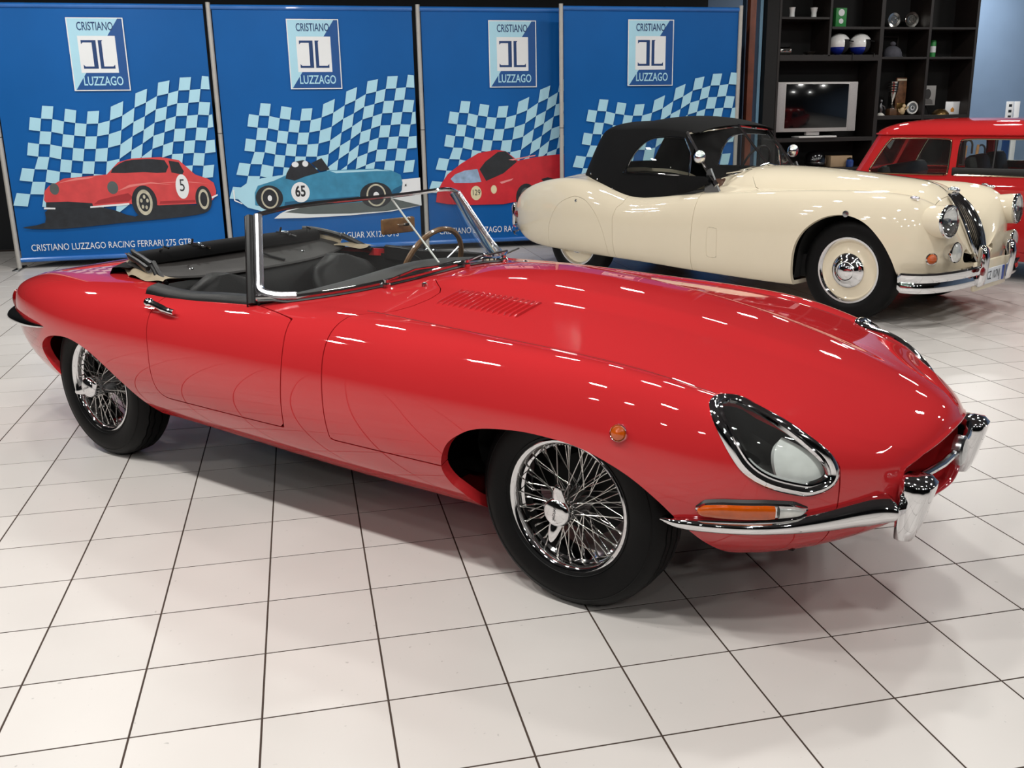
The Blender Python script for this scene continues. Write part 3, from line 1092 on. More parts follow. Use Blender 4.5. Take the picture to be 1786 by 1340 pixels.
# ---------------------------------------------------------------- windscreen
def ws_base(t):
    y = t * .70
    x = xw(y)
    return Vector((x, y, et_top(min(x + .02, 1.6), abs(y)) + .006 if abs(y) < .66 else .812))
def ws_top(t):
    y = t * .575
    return Vector((1.15 - .15 * t * t, y, 1.122 - .034 * abs(t) ** 5))
TT = np.linspace(-1, 1, 41)
rows = [[ws_base(t).lerp(ws_top(t), k / 8) for k in range(9)] for t in TT]
mb = MB()
base_pts = [ws_base(t) + Vector((.004, 0, .006)) for t in TT]
mb.tube(base_pts, .013, 10, flat=.9)
frame = mb.build('windscreen_frame', CHROME, ET, label='chrome windscreen surround')
MB().grid(rows).build('glass', GLASS, frame)
mb = MB()
mb.tube([ws_top(t) + Vector((0, 0, .002)) for t in TT], .0085, 8)
mb.build('top_rail', CHROME, frame)
mb = MB()
mb.tube([ws_base(t) + Vector((.012, 0, -.004)) for t in TT], .011, 8, flat=.6)
mb.build('base_seal', BLACKRUB, frame)
PILM = mat('satin_chrome', (222, 222, 228), .24, metal=1.0, var=.03)
for s in (-1, 1):
    b, t = ws_base(s * .985), ws_top(s * .985)
    pts = [b.lerp(t, k / 10) for k in range(11)]
    mb = MB()
    # chrome face curving into the base rail
    foot = [ws_base(s * .86) + Vector((.006, 0, .010)), ws_base(s * .93) + Vector((.004, 0, .020)), b.lerp(t, .10) + Vector((.006, 0, 0))]
    chain = [tuple(p) for p in foot] + [tuple(b.lerp(t, k)) for k in (.25, .5, .75, 1.0)]
    mb.tube([Vector(p) for p in smooth_path(chain, 5)], .0165, 10, flat=1.0)
    mb.build('pillar', PILM, frame)
    mb = MB()
    o_ = Vector((-.034, s * .010, 0))
    mb.tube([b + o_ + Vector((0, 0, -.02)), b.lerp(t, .3) + o_, b.lerp(t, .7) + o_, t + o_ + Vector((0, 0, -.004))], .0155, 8)
    mb.build('pillar_cover', BLACKRUB, frame)
    mb = MB()
    mb.tube([b + Vector((-.044, s * .022, -.03)), t + Vector((-.044, s * .022, -.004))], .0035, 6)
    mb.build('pillar_bead', CHROME, frame)
ROD = mat('bright_rod', (232, 230, 226), .35, metal=.6, var=.02)
# centre tie rod with mirror
mb = MB()
rb = Vector((1.385, 0, .862)); rt = ws_top(0) + Vector((-.012, 0, -.012))
mb.tube([rb, rt], .0042, 8)
mb.build('tie_rod', ROD, frame)
mb = MB()
mc = Vector((1.165, 0, 1.006))
mb.box(mc, (.022, .165, .062), .008, Matrix.Rotation(math.radians(-8), 3, 'Z'))
mr_ = mb.build('rear_view_mirror', WOOD, ET, label='rear-view mirror seen from behind')  # wood brown stands in for brown light on the mirror glass
mb = MB().tube([mc, rb.lerp(rt, .62)], .006, 8)
mb.build('stalk', CHROME, mr_)
# wipers: three spindles and blades
for yv, d in ((-.36, 1), (-.02, 1), (.33, 1)):
    p = Vector((xw(yv) + .034, yv, et_top(xw(yv) + .034, abs(yv))))
    mb = MB()
    mb.lathe([(.016, 0), (.016, .012), (.010, .018), (.010, .028), (.001, .03)], p, 'z', 16)
    y2 = yv + .21
    q = Vector((xw(min(.6, y2)) + .02, y2, et_top(xw(y2) + .02, abs(y2)) + .028))
    mid_ = p.lerp(q, .5) + Vector((.015, 0, .028))
    mb.tube([p + Vector((0, 0, .022)), mid_, q], .0045, 6)
    wp = mb.build('wiper', CHROME, ET)
    a = p.lerp(q, .25) + Vector((-.012, 0, .016)); b = q + Vector((-.012, .12, .006))
    MB().tube([a, a.lerp(b, .5) + Vector((.012, 0, .006)), b], .004, 6).build('blade', BLACKRUB, wp)
for yv in (-.31, .31):
    p = Vector((1.575, yv, et_top(1.575, .31)))
    MB().lathe([(.011, 0), (.011, .008), (.006, .012), (.001, .013)], p, 'z', 14).build('washer_jet', CHROME, ET)

# ---------------------------------------------------------------- cockpit
mb = MB()
rows = []
xs = np.linspace(-.14, 1.50, 34)
def tubY(x): return float(np.interp(x, [-.14, .05, .16, .3, .44, .47, 1.15, 1.3, 1.5], [.47, .53, .56, .585, .60, .66, .66, .55, .25]))
for x in xs:
    yw = tubY(x)
    zt_ = min(et_top(float(x), yw + .02), .80) - .02
    zb_ = float(np.interp(x, [-.14, .28, .34, .45, 1.5], [.66, .64, .36, .28, .28]))
    rows.append([Vector((x, -yw, zt_)), Vector((x, -yw + .015, zb_ + .05)), Vector((x, -yw + .05, zb_)), Vector((x, 0, zb_)), Vector((x, yw - .05, zb_)), Vector((x, yw - .015, zb_ + .05)), Vector((x, yw, zt_))])
mb.grid(rows)
mb.build('cockpit_trim', LEATHER, ET)
for s in (-1, 1):
    # padded black capping on the door top
    mb = MB(); rows = []
    for x in np.linspace(.462, 1.12, 24):
        yo = float(np.interp(x, [.455, .60, .8, 1.0, 1.13], [.709, .720, .716, .698, .688]))
        zo = et_top(float(x), yo + .004) - .004
        h = float(np.interp(x, [.46, .54, .7, .85, 1.12], [.030, .026, .020, .024, .022]))
        prof = [(0, 0), (-.004, h * .5), (-.012, h * .9), (-.03, h * 1.12), (-.062, h * 1.3), (-.075, h * 1.1), (-.08, -.03)]
        rows.append([Vector((x, s * (yo + a), zo + b)) for a, b in prof])
    mb.grid(rows)
    mb.add(rows[0], [tuple(range(7))]); mb.add(rows[-1], [tuple(range(7))])
    mb.build('door_capping', VINYL if False else LEATHER, ET, angle=50)
# scuttle roll (dashboard top pad)
mb = MB(); rows = []
for y in np.linspace(-.64, .64, 33):
    x1 = xw(y) - .018
    z1 = et_top(float(min(x1, 1.5)), abs(float(y))) - .004
    dep = max(.06, x1 - (1.165 - .12 * (abs(y) / .64) ** 3))
    row = []
    for k in range(9):
        a = k / 8
        row.append(Vector((x1 - dep * a, y, z1 + (.010 + .006 * (1 - abs(y))) * math.sin(PI * min(1, a * 1.1)) - .09 * max(0, a - .86) / .14)))
    rows.append(row)
mb.grid(rows)
mb.build('scuttle_pad', VINYL, ET)
mb = MB()
mb.box((1.19, 0, .70), (.05, 1.08, .15), .012)
mb.build('dashboard', LEATHER, ET)
# seats
def seat(y):
    mb = MB(); rows = []
    for i in range(11):
        a = i / 10
        z = .36 + .435 * a
        wd = .205 * (1 - .0 * a) * (1 if a < .72 else math.sqrt(max(0, 1 - ((a - .72) / .285) ** 2)))
        wd = max(wd, .02)
        xb_ = .62 - .20 * a
        row = []
        for k in range(14):
            t = 2 * PI * k / 14
            sq = lambda v: math.copysign(abs(v) ** .7, v)
            row.append(Vector((xb_ + .05 * sq(math.sin(t)) + .02 * abs(math.cos(t)), y + wd * sq(math.cos(t)), z)))
        rows.append(row)
    mb.grid(rows, close_v=True)
    mb.add(rows[-1], [tuple(range(14))]); mb.add(rows[0], [tuple(range(14))])
    st = mb.build('seat', LEATHER, ET, angle=60)
    mb = MB().box((.82, y, .37), (.46, .42, .13), .05)
    mb.build('cushion', LEATHER, st)
    return st
seat(-.34); seat(.34)
# steering wheel on the far side (left-hand drive)
sc = Vector((1.035, .34, .775)); axs = Vector((-.90, 0, .34)).normalized()
a1 = Vector((0, 1, 0)); a2 = axs.cross(a1)
mb = MB()
mb.tube([sc + a1 * (math.cos(k * PI / 20) * .19) + a2 * (math.sin(k * PI / 20) * .19) for k in range(41)], .012, 8, cap=False)
sw_ = mb.build('steering_wheel', WOOD, ET)
mb = MB()
for k in range(3):
    a = PI / 2 + k * 2 * PI / 3
    mb.tube([sc - axs * .02, sc + (a1 * math.cos(a) + a2 * math.sin(a)) * .185], .008, 6, flat=.3)
mb.tube([sc, sc - axs * .3], .018, 8)
mb.build('wheel_spokes', STEEL, sw_)

# rear shelf panel in front of the folded hood
mb = MB()
rows = []
for y in np.linspace(-.55, .55, 23):
    e = (abs(y) / .55)
    zf = .772 + .03 * e ** 3
    rows.append([Vector((.10, y, .838)), Vector((.20, y, .808 + .012 * e ** 3)), Vector((.318 - .05 * e ** 4, y, zf)), Vector((.322 - .05 * e ** 4, y, zf - .008)), Vector((.312 - .05 * e ** 4, y, zf - .016))])
mb.grid(rows)
shelf = mb.build('rear_shelf_panel', VINYL, ET, label='dark grey trim panel ahead of the folded hood')
rows = [[Vector((.30, y, .765)), Vector((.345, y, .70)), Vector((.36, y, .50))] for y in np.linspace(-.6, .6, 9)]
MB().grid(rows).build('rear_bulkhead', LEATHER, ET)
for y in (-.33, .03, .30):
    p = Vector((.235, y, .797))
    MB().lathe([(.012, 0), (.012, .004), (.006, .008), (.001, .008)], p, 'z', 12).build('stud', CHROME, shelf)
MB().tube([(.19, .07, .828), (.24, .10, .802), (.30, .135, .784)], .006, 6).build('strap', BLACKRUB, shelf)
# folded hood: header rail on top, cloth below, beige lining at the corners
mb = MB()
rows = []
for y in np.linspace(-.50, .50, 31):
    e = abs(y) / .5
    x = .125 - .02 * e ** 4
    zc = .852 + .008 * (1 - e * e)
    row = []
    for k in range(14):
        a = 2 * PI * k / 14
        sq = lambda v: math.copysign(abs(v) ** .6, v)
        row.append(Vector((x + .042 * sq(math.cos(a)), y, zc + .029 * sq(math.sin(a)) - .006 * math.cos(a))))
    rows.append(row)
mb.grid(rows, close_v=True)
mb.add(rows[0], [tuple(range(14))]); mb.add(rows[-1], [tuple(range(14))])
hood = mb.build('folded_hood', CLOTH, ET, label='black folded soft top behind the seats')
mb = MB(); rows = []
for y in np.linspace(-.545, .545, 31):
    e = abs(y) / .545
    x = -.02 - .07 * (1 - e ** 2.5)
    rows.append([Vector((x + dx, y, dz - .03 * e ** 4 + .005 * math.sin(9 * y + dx * 40))) for dx, dz in ((-.03, .79), (-.025, .815), (.0, .838), (.05, .85), (.10, .855), (.14, .85))])
mb.grid(rows)
mb.build('hood_cloth', CLOTH, hood)
for s in (-1, 1):
    for dy, dz in ((0, 0), (.020, -.014)):
        pts = [(.045, s * (.480 + dy), .882 + dz), (.09, s * (.503 + dy), .880 + dz), (.18, s * (.525 + dy), .868 + dz), (.275, s * (.545 + dy), .849 + dz)]
        MB().tube([Vector(p) for p in smooth_path(pts, 5)], .0105, 8).build('hood_side_rail', BLACKRUB, hood)
    for dx in (0, .045):
        MB().tube([(.245 + dx * .6, s * .535, .856), (.32 + dx * .5, s * .562, .822), (.375 + dx, s * .585, .788)], .011, 8).build('hood_strut', BLACKRUB, hood)
    MB().tube([(.15, s * .42, .878), (.165, s * .405, .90), (.19, s * .40, .895)], .005, 6).build('hood_hook', CHROME, hood)
    # lining: a gathered beige fold lying on the body edge
    rows = []
    for i in range(29):
        a = i / 28
        x = -.045 + .475 * a
        yy = float(np.interp(x, [-.1, .05, .16, .3, .44], [.46, .522, .566, .592, .600])) + .004
        fold = .012 * math.sin(17 * a) * (1 - .4 * a)
        row = []
        for k in range(9):
            b = k / 8
            row.append(Vector((x + .012 * math.sin(9 * a + 6 * b), s * (yy + .006 - .085 * b + fold * b), et_top(x, yy) + .006 + (.034 * math.sin(PI * min(1, b * .85 + .05)) + .010 * math.sin(15 * a + 4 * b)) * (1 - .55 * a))))
        rows.append(row)
    MB().grid(rows).build('hood_lining', BEIGE, hood)
    rows = []
    for i in range(15):
        a = i / 14
        x = .02 + .22 * a
        yy = .505 + .06 * a
        rows.append([Vector((x, s * (yy - .03 * b), .875 - .035 * a - .05 * b + .008 * math.sin(8 * a + 9 * b))) for b in (0, .25, .5, .75, 1)])
    MB().grid(rows).build('hood_lining_flap', BEIGE, hood)
    y0 = s * .25 + .02
    mb = MB()
    mb.box((.135, y0, .889), (.036, .05, .012), .003).box((.15, y0 + .012, .879), (.05, .012, .012), .003)
    mb.tube([(.14, y0 - .02, .886), (.165, y0 - .03, .915)], .005, 6)
    mb.tube([(.14, y0 + .02, .886), (.18, y0 + .05, .868)], .006, 6)
    mb.build('hood_latch', CHROME, hood)

# ================================================================== cream drophead with raised black hood
# x, w, zw, yf, zf, yv, zv, zt, yb, zb, bow
XS = [
 (-1.055, .12, .50, .09, .545, .05, .55, .555, .10, .45, .0),
 (-1.03, .31, .50, .23, .575, .13, .58, .59, .26, .40, .03),
 (-.955, .455, .505, .36, .630, .23, .635, .655, .40, .355, .05),
 (-.80, .585, .52, .49, .705, .36, .71, .735, .52, .305, .05),
 (-.56, .695, .53, .57, .795, .43, .795, .825, .63, .265, .03),
 (-.30, .755, .53, .595, .852, .455, .853, .888, .69, .25, .01),
 (0, .788, .53, .605, .862, .46, .885, .925, .71, .245, 0),
 (.32, .792, .53, .61, .812, .48, .865, .925, .72, .24, 0),
 (.60, .788, .52, .625, .752, .50, .80, .93, .72, .236, 0),
 (1.0, .783, .52, .645, .772, .50, .83, .955, .72, .226, 0),
 (1.35, .78, .52, .645, .808, .48, .86, .985, .72, .216, 0),
 (1.7, .78, .53, .64, .838, .43, .845, .995, .71, .208, 0),
 (2.0, .785, .54, .63, .860, .40, .848, .985, .71, .205, 0),
 (2.3, .787, .55, .615, .878, .37, .845, .966, .70, .21, 0),
 (2.55, .780, .55, .605, .886, .34, .835, .945, .69, .225, 0),
 (2.75, .762, .545, .59, .884, .31, .815, .925, .66, .24, 0),
 (2.9, .735, .535, .575, .872, .27, .78, .872, .62, .255, 0),
 (3.0, .70, .525, .555, .850, .24, .73, .785, .57, .27, 0),
 (3.08, .655, .515, .53, .812, .22, .67, .69, .51, .29, 0),
 (3.13, .600, .51, .50, .760, .20, .59, .60, .45, .31, 0),
 (3.165, .515, .50, .44, .67, .17, .51, .515, .37, .34, 0),
 (3.182, .40, .49, .35, .585, .14, .47, .472, .28, .37, 0),
 (3.188, .24, .455, .21, .50, .10, .45, .452, .17, .40, 0),
]
XK_K = ('w', 'zw', 'yf', 'zf', 'yv', 'zv', 'zt', 'yb', 'zb', 'bow')
def chord_param(rows):
    u = [0.0]
    for a, b in zip(rows[:-1], rows[1:]):
        u.append(u[-1] + math.sqrt((b[0] - a[0]) ** 2 + .5 * (b[1] - a[1]) ** 2 + .5 * (b[4] - a[4]) ** 2))
    return u
xu = chord_param(XS)
XSPL = {k: cspline(xu, [r[i + 1] for r in XS]) for i, k in enumerate(XK_K)}
XSPL['x'] = cspline(xu, [r[0] for r in XS])
def xk_surf(u):
    u = np.asarray(u, float)[:, None]; g = {k: f(u) for k, f in XSPL.items()}
    w, zw, yf, zf, yv, zv, zt, yb, zb = [g[k] for k in XK_K[:9]]
    t = np.linspace(0, 1, 6)[None, :-1]; y0 = yb * t; z0 = zb - .01 * (1 - t)
    t = np.linspace(0, 1, 22)[None, :-1]
    y1 = bez(yb, yb + (w - yb) * .75, w, w, t); z1 = bez(zb, zb + (zw - zb) * .12, zw - (zw - zb) * .5, zw, t)
    t = np.linspace(0, 1, 30)[None, :-1]
    y2 = bez(w, w, yf + (w - yf) * .62, yf, t); z2 = bez(zw, zw + (zf - zw) * .64, zf, zf, t)
    t = np.linspace(0, 1, 18)[None, :-1]; d = yf - yv
    y3 = bez(yf, yf - d * .4, yv + d * .35, yv, t); z3 = bez(zf, zf, zv + (zf - zv) * .15, zv, t)
    t = np.linspace(0, 1, 26)[None, :]
    y4 = bez(yv, yv * .86, yv * .6, 0 * yv, t); z4 = bez(zv, zv + (zt - zv) * .62, zt, zt, t)
    y = np.concatenate([y0, y1, y2, y3, y4], 1); z = np.concatenate([z0, z1, z2, z3, z4], 1)
    x = np.broadcast_to(g['x'] - g['bow'] * (y / .5) ** 2, y.shape)
    return np.stack([x, y, z], -1)
XS_ = xk_surf(np.concatenate([np.linspace(0, xu[4], 34), np.linspace(xu[4], xu[-5], 150)[1:], np.linspace(xu[-5], xu[-1], 40)[1:]]))
XF = Panel.from_grid(XS_)
XF.V[np.abs(XF.V[:, 1]) < 1e-6, 4] = 0
BVH_X = caster(XF)
def xk_top(x, y):
    h = BVH_X.ray_cast(Vector((x, abs(y), 2)), Vector((0, 0, -1)))
    return h[0].z if h[0] is not None else .8
def xk_side(x, z):
    h = BVH_X.ray_cast(Vector((x, 3, z)), Vector((0, -1, 0)))
    return h[0].y if h[0] is not None else .7
def xk_front(y, z):
    h = BVH_X.ray_cast(Vector((5, abs(y), z)), Vector((-1, 0, 0)))
    return h[0].x if h[0] is not None else 3.1
XK = thing('cream_roadster', 'cream vintage roadster with raised black soft top and covered rear wheel', 'car', (4.04077, 5.15194, 0), math.radians(-59.556))
XA_F = smooth_path([(2.19, .1), (2.185, .21), (2.193, .325), (2.219, .49), (2.285, .607), (2.386, .688), (2.492, .727), (2.61, .73), (2.738, .682), (2.849, .577), (2.92, .459), (2.961, .34), (3.01, .275), (3.06, .1)], 5)
XA_R = smooth_path([(-.285, .1), (-.295, .25), (-.29, .38), (-.24, .52), (-.14, .65), (0, .715), (.08, .725), (.2, .69), (.32, .59), (.395, .46), (.425, .35), (.432, .25), (.43, .1)], 5)
XDOOR = np.array([(.505, .2), (.505, .58), (.53, .66), (.58, .70), (.60, 1.3), (1.31, 1.3), (1.325, .78), (1.31, .5), (1.296, .2)])
VENT = np.array([(1.452, .36), (1.535, .36), (1.548, .555), (1.466, .565)])
VENTL = smooth_loop([(1.465, .345), (1.535, .345), (1.547, .37), (1.55, .545), (1.54, .565), (1.475, .57), (1.46, .555), (1.455, .37)], 3)
def gx_open(V):
    x, y = V[:, 0], np.abs(V[:, 1])
    Y = np.interp(x, [-.05, .3, .45, .6, 1.2, 1.4], [.38, .50, .62, .66, .64, .5])
    return np.maximum(np.maximum(y - Y, -.05 - x), x - (1.40 - .3 * y * y))
gX = lambda poly: (lambda V: poly_sd(V[:, 0], V[:, 2], poly))
def gx_bon(V):
    """outline of the alligator bonnet, <0 inside"""
    x, y = V[:, 0], np.abs(V[:, 1])
    yb_ = np.interp(x, [1.5, 1.56, 1.64, 1.75, 2.0, 2.3, 2.55, 2.75, 2.9, 3.0], [.12, .36, .43, .445, .415, .385, .355, .325, .285, .25])
    return np.maximum(np.maximum(y - yb_, 1.52 - x), x - 2.955)
PX_ = XF.clip(neg(gX(XA_F))).clip(neg(gx_open))
spat = PX_.clip(pos(gX(XA_R), .0012)).clip(lambda V: .4 - V[:, 1])
PX_ = PX_.clip(lambda V: np.maximum(-gX(XA_R)(V) + .0012, -1) if False else np.where(V[:, 1] > .4, -gX(XA_R)(V) + .0012, -1.0))
xdoor = PX_.clip(lambda V: np.where(V[:, 1] > .5, gX(XDOOR)(V) + .0015, 1.0))
PX_ = PX_.clip(lambda V: np.where(V[:, 1] > .5, -gX(XDOOR)(V) + .0015, -1.0))
xvent = PX_.clip(lambda V: np.where(V[:, 1] > .5, gX(VENTL)(V) + .0008, 1.0))
PX_ = PX_.clip(lambda V: np.where(V[:, 1] > .5, -gX(VENTL)(V) + .0008, -1.0))
xbon = PX_.clip(pos(gx_bon, .0012))
PX_ = PX_.clip(neg(gx_bon, .0012))
PX_.both().build('body_shell', CREAM, XK, .03, 'glossy cream body')
xbon.both().build('bonnet', CREAM, XK, .02)
for s in (-1, 1):
    for nm, pn in (('door', xdoor), ('wheel_spat', spat), ('vent_flap', xvent)):
        (pn if s > 0 else pn.mirrored()).build(nm, CREAM, XK, .025)
    k = MB(); yk = xk_side(.075, .69)
    k.lathe([(.012, 0), (.010, .006), (.001, .008)], (0, 0, 0), 'y', 12)
    o = k.build('spat_lock', STEEL, XK); o.location = (.075, s * yk, .69); o.rotation_euler = (0, 0, 0 if s < 0 else PI)
MB().box((1.05, 0, .34), (3.2, 1.24, .16)).box((2.45, 0, .46), (.9, .66, .40)).build('underbody', DARK, XK, smooth=False)
for s in (-1, 1):
    for poly in (XA_F, XA_R):
        pts = [(p[0], p[1]) for p in poly if p[1] > .24]
        cxm = sum(p[0] for p in pts) / len(pts)
        rows = [[Vector((cxm + (p[0] - cxm) * 1.01, s * yy, .24 + (p[1] - .24) * 1.04)) for p in pts] for yy in (.40, .6, .70)]
        MB().grid(rows).add(rows[0], [tuple(range(len(pts)))]).build('wheel_well', DARK, XK)
    # added dark sheets that imitate shade inside the door and vent gaps
    rows = [[Vector((x0, s * (xk_side(x0, float(z)) - .03), float(z))) for z in np.linspace(.25, .66, 8)] for x0 in (.45, .56)]
    MB().grid(rows).build('joint_shade_backing', DARK, XK)
    rows = [[Vector((x0, s * (xk_side(x0, float(z)) - .03), float(z))) for z in np.linspace(.25, .70, 8)] for x0 in (1.26, 1.36)]
    MB().grid(rows).build('joint_shade_backing', DARK, XK)
    rows = [[Vector((x0, s * (xk_side(x0, float(z)) - .02), float(z))) for z in np.linspace(.33, .58, 4)] for x0 in (1.44, 1.56)]
    MB().grid(rows).build('joint_shade_backing', DARK, XK)

# disc wheels
def xk_wheel():
    rim = MB().lathe([(.226, -.004), (.229, .004), (.226, .010), (.214, .008), (.204, -.006), (.19, -.016), (.172, -.014), (.150, -.008), (.138, -.004), (.125, .002), (.105, .012), (.06, .012), (.001, .012)], axis='y', n=56).build('wheel', CREAM, XK)
    MB().lathe([(.222, .006), (.229, .008), (.232, .004), (.228, .013), (.216, .012), (.205, -.001), (.203, -.004)], axis='y', n=56).build('trim_ring', CHROME, rim)
    MB().lathe([(.118, .008), (.120, .014), (.112, .022), (.098, .026), (.088, .030), (.074, .046), (.066, .050), (.060, .049), (.050, .056), (.03, .064), (.001, .067)], axis='y', n=48).build('hub_cap', CHROME, rim)
    MB().lathe([(.222, -.004), (.236, .010), (.262, .018), (.300, .018), (.328, .010), (.342, -.004), (.348, -.02), (.350, -.06), (.349, -.10), (.343, -.125), (.32, -.145), (.27, -.15), (.225, -.14)], axis='y', n=72).build('tyre', RUBBER, rim)
    return rim
xw0 = xk_wheel()
for i, (x, s) in enumerate(((2.591, -1), (0, -1), (2.591, 1), (0, 1))):
    o = xw0 if i == 0 else dup_tree(xw0, XK)
    o.location = (x, s * .672, .349)
    o.rotation_euler = (0, .3 * i, PI if s > 0 else 0)

# front: lamps, grille, bumper
for s in (-1, 1):
    fl = lambda v: Vector((v[0], v[1] * s, v[2]))
    c = Vector((3.205, .555, .715)); ax = Vector((1, .10, .05)).normalized()
    a1 = Vector((0, 0, 1)); a1 = (a1 - ax * a1.dot(ax)).normalized(); a2 = ax.cross(a1)
    def rev(prof, c=c, n=36, ax=ax, a1=a1, a2=a2):
        return [[fl(c + a1 * (math.cos(k * 2 * PI / n) * r) + a2 * (math.sin(k * 2 * PI / n) * r) + ax * h) for k in range(n)] for r, h in prof]
    # nacelle flowing back into the wing
    MB().grid(rev(((.02, -.30), (.06, -.27), (.085, -.21), (.10, -.13), (.106, -.05), (.106, -.008))), close_v=True).build('lamp_nacelle', CREAM, XK)
    hl = MB().grid(rev(((.104, -.012), (.109, -.002), (.107, .012), (.099, .016), (.096, .008))), close_v=True).build('headlamp', CHROME, XK)
    MB().grid(rev(((.097, .008), (.085, .021), (.06, .032), (.03, .038), (.001, .040))), close_v=True).build('lens', GLASSL, hl)
    MB().grid(rev(((.096, .004), (.08, -.02), (.05, -.05), (.02, -.062), (.001, -.064))), close_v=True).build('reflector', CHROME, hl)
    MB().grid(rev(((.001, .01), (.02, .006), (.024, -.006), (.02, -.03))), close_v=True).build('bulb_shield', STEEL, hl)
    # side lamp pip on the wing top
    p = Vector((2.985, .60, xk_top(2.985, .60)))
    m_ = MB().sphere(fl(p + Vector((0, 0, .012))), (.034, .014, .014), 12, 8)
    m_.build('side_lamp', CHROME, XK)
    # fog lamp
    c2 = Vector((3.235, .475, .510))
    fg_ = MB().grid(rev(((.002, -.085), (.035, -.075), (.058, -.04), (.068, -.006), (.069, .006), (.063, .012)), c2), close_v=True).build('fog_lamp', CHROME, XK)
    MB().grid(rev(((.063, .010), (.045, .022), (.02, .027), (.001, .028)), c2), close_v=True).build('lens', CLEARLENS, fg_)
    # orange flasher
    xf_ = xk_front(.60, .472)
    c3 = Vector((xf_ + .004, .60, .472)); ax3 = Vector((.75, .66, 0)); b1 = Vector((0, 0, 1)); b2 = ax3.cross(b1)
    f_ = MB().grid(rev(((.040, -.02), (.040, .008), (.034, .014)), c3, 20, ax3, b1, b2), close_v=True).build('flasher', CHROME, XK)
    MB().grid(rev(((.034, .012), (.026, .026), (.012, .034), (.001, .036)), c3, 20, ax3, b1, b2), close_v=True).build('lens', AMBER, f_)
    # bumper quarter: double ribbed blade
    path = smooth_path([(3.005, .785, .33), (3.07, .775, .33), (3.14, .735, .33), (3.20, .66, .332), (3.245, .55, .335), (3.275, .42, .338), (3.29, .30, .34), (3.295, .22, .34)], 6)
    N = len(path); rows = []
    for i in range(N):
        p = Vector(path[i]); t = (Vector(path[min(i + 1, N - 1)]) - Vector(path[max(i - 1, 0)])).normalized()
        nv = Vector((t.y, -t.x, 0))
        if nv.dot(Vector((1, .5, 0))) < 0: nv = -nv
        e = min(1, i / 3 + .3)
        row = []
        for a, h in ((-.072, -.012), (-.070, .004), (-.055, .014), (-.03, .016), (-.012, .011), (0, .007), (.012, .012), (.03, .022), (.05, .022), (.062, .010), (.064, -.012)):
            row.append(fl(p + Vector((0, 0, a * (.55 + .45 * e))) + nv * h * e))
        rows.append(row)
    MB().grid(rows).build('front_bumper', CHROME, XK)
    rows = []
    for z, wd, dp in ((-.10, .032, .02), (-.09, .04, .035), (-.04, .042, .05), (.03, .042, .062), (.10, .040, .066), (.15, .036, .056), (.172, .028, .036), (.178, .012, .012)):
        sq = lambda v: math.copysign(abs(v) ** .55, v)
        rows.append([Vector((3.30 + dp * (sq(math.cos(a)) * .55 + .3), s * (.225 + .8 * wd * sq(math.sin(a))), .36 + z)) for a in [2 * PI * k / 16 for k in range(16)]])
    MB().grid(rows, close_v=True).add(rows[0], [tuple(range(16))]).add(rows[-1], [tuple(range(16))]).build('overrider', CHROME, XK, angle=50)
    # rear bumper and overrider stubs
    path = smooth_path([(-.76, .70, .36), (-.88, .62, .36), (-.99, .5, .36), (-1.075, .36, .36), (-1.10, .22, .36)], 5)
    rows = []
    for i, p in enumerate(path):
        p = Vector(p); t = (Vector(path[min(i + 1, len(path) - 1)]) - Vector(path[max(i - 1, 0)])).normalized()
        nv = Vector((t.y, -t.x, 0))
        if nv.dot(Vector((-1, .5, 0))) < 0: nv = -nv
        rows.append([fl(p + Vector((0, 0, a)) + nv * h) for a, h in ((-.04, -.01), (-.035, .008), (0, .02), (.035, .008), (.04, -.01))])
    MB().grid(rows).build('rear_bumper', CHROME, XK)
    rows = []
    for z, wd, dp in ((-.10, .03, .03), (-.05, .042, .05), (.03, .042, .06), (.12, .04, .055), (.155, .02, .02)):
        rows.append([Vector((-1.085 - dp * (math.cos(a) * .55 + .3), s * (.40 + .8 * wd * math.sin(a)), .43 + z)) for a in [2 * PI * k / 12 for k in range(12)]])
    MB().grid(rows, close_v=True).add(rows[-1], [tuple(range(12))]).build('rear_overrider', CHROME, XK, angle=50)
    p = Vector((-.84, .555, .50))
    MB().sphere(fl(p + Vector((-.03, .02, .0))), (.05, .03, .035), 12, 8).build('tail_lamp', REDLENS, XK)
# red enamel badge on the near overrider, front apron and number plate
MB().lathe([(.028, -.008), (.028, .004), (.022, .008), (.001, .009)], (3.345, -.275, .37), 'x', 8).build('red_badge', REDLENS, XK)
MB().box((3.28, 0, .325), (.03, .52, .20), .012).build('plate_backing', CREAM, XK)
plate = MB().box((3.302, 0, .315), (.010, .36, .105), .004).build('number_plate', mat('plate_white', (222, 226, 232), .35, var=.03), XK, label='white number plate with blue ends')
PB = mat('plate_blue', (28, 62, 150), .35, var=.05)
for s in (-1, 1):
    MB().box((3.3075, s * .160, .315), (.004, .036, .099), .001).build('plate_band', PB, plate)
text_mesh('plate_text', 'CZ 107NJ', .082, mat('plate_ink', (30, 34, 48), .5), plate, Matrix.Translation((3.3082, 0, .316)) @ Matrix.Rotation(PI / 2, 4, 'Z') @ Matrix.Rotation(PI / 2, 4, 'X'), sx=.62)
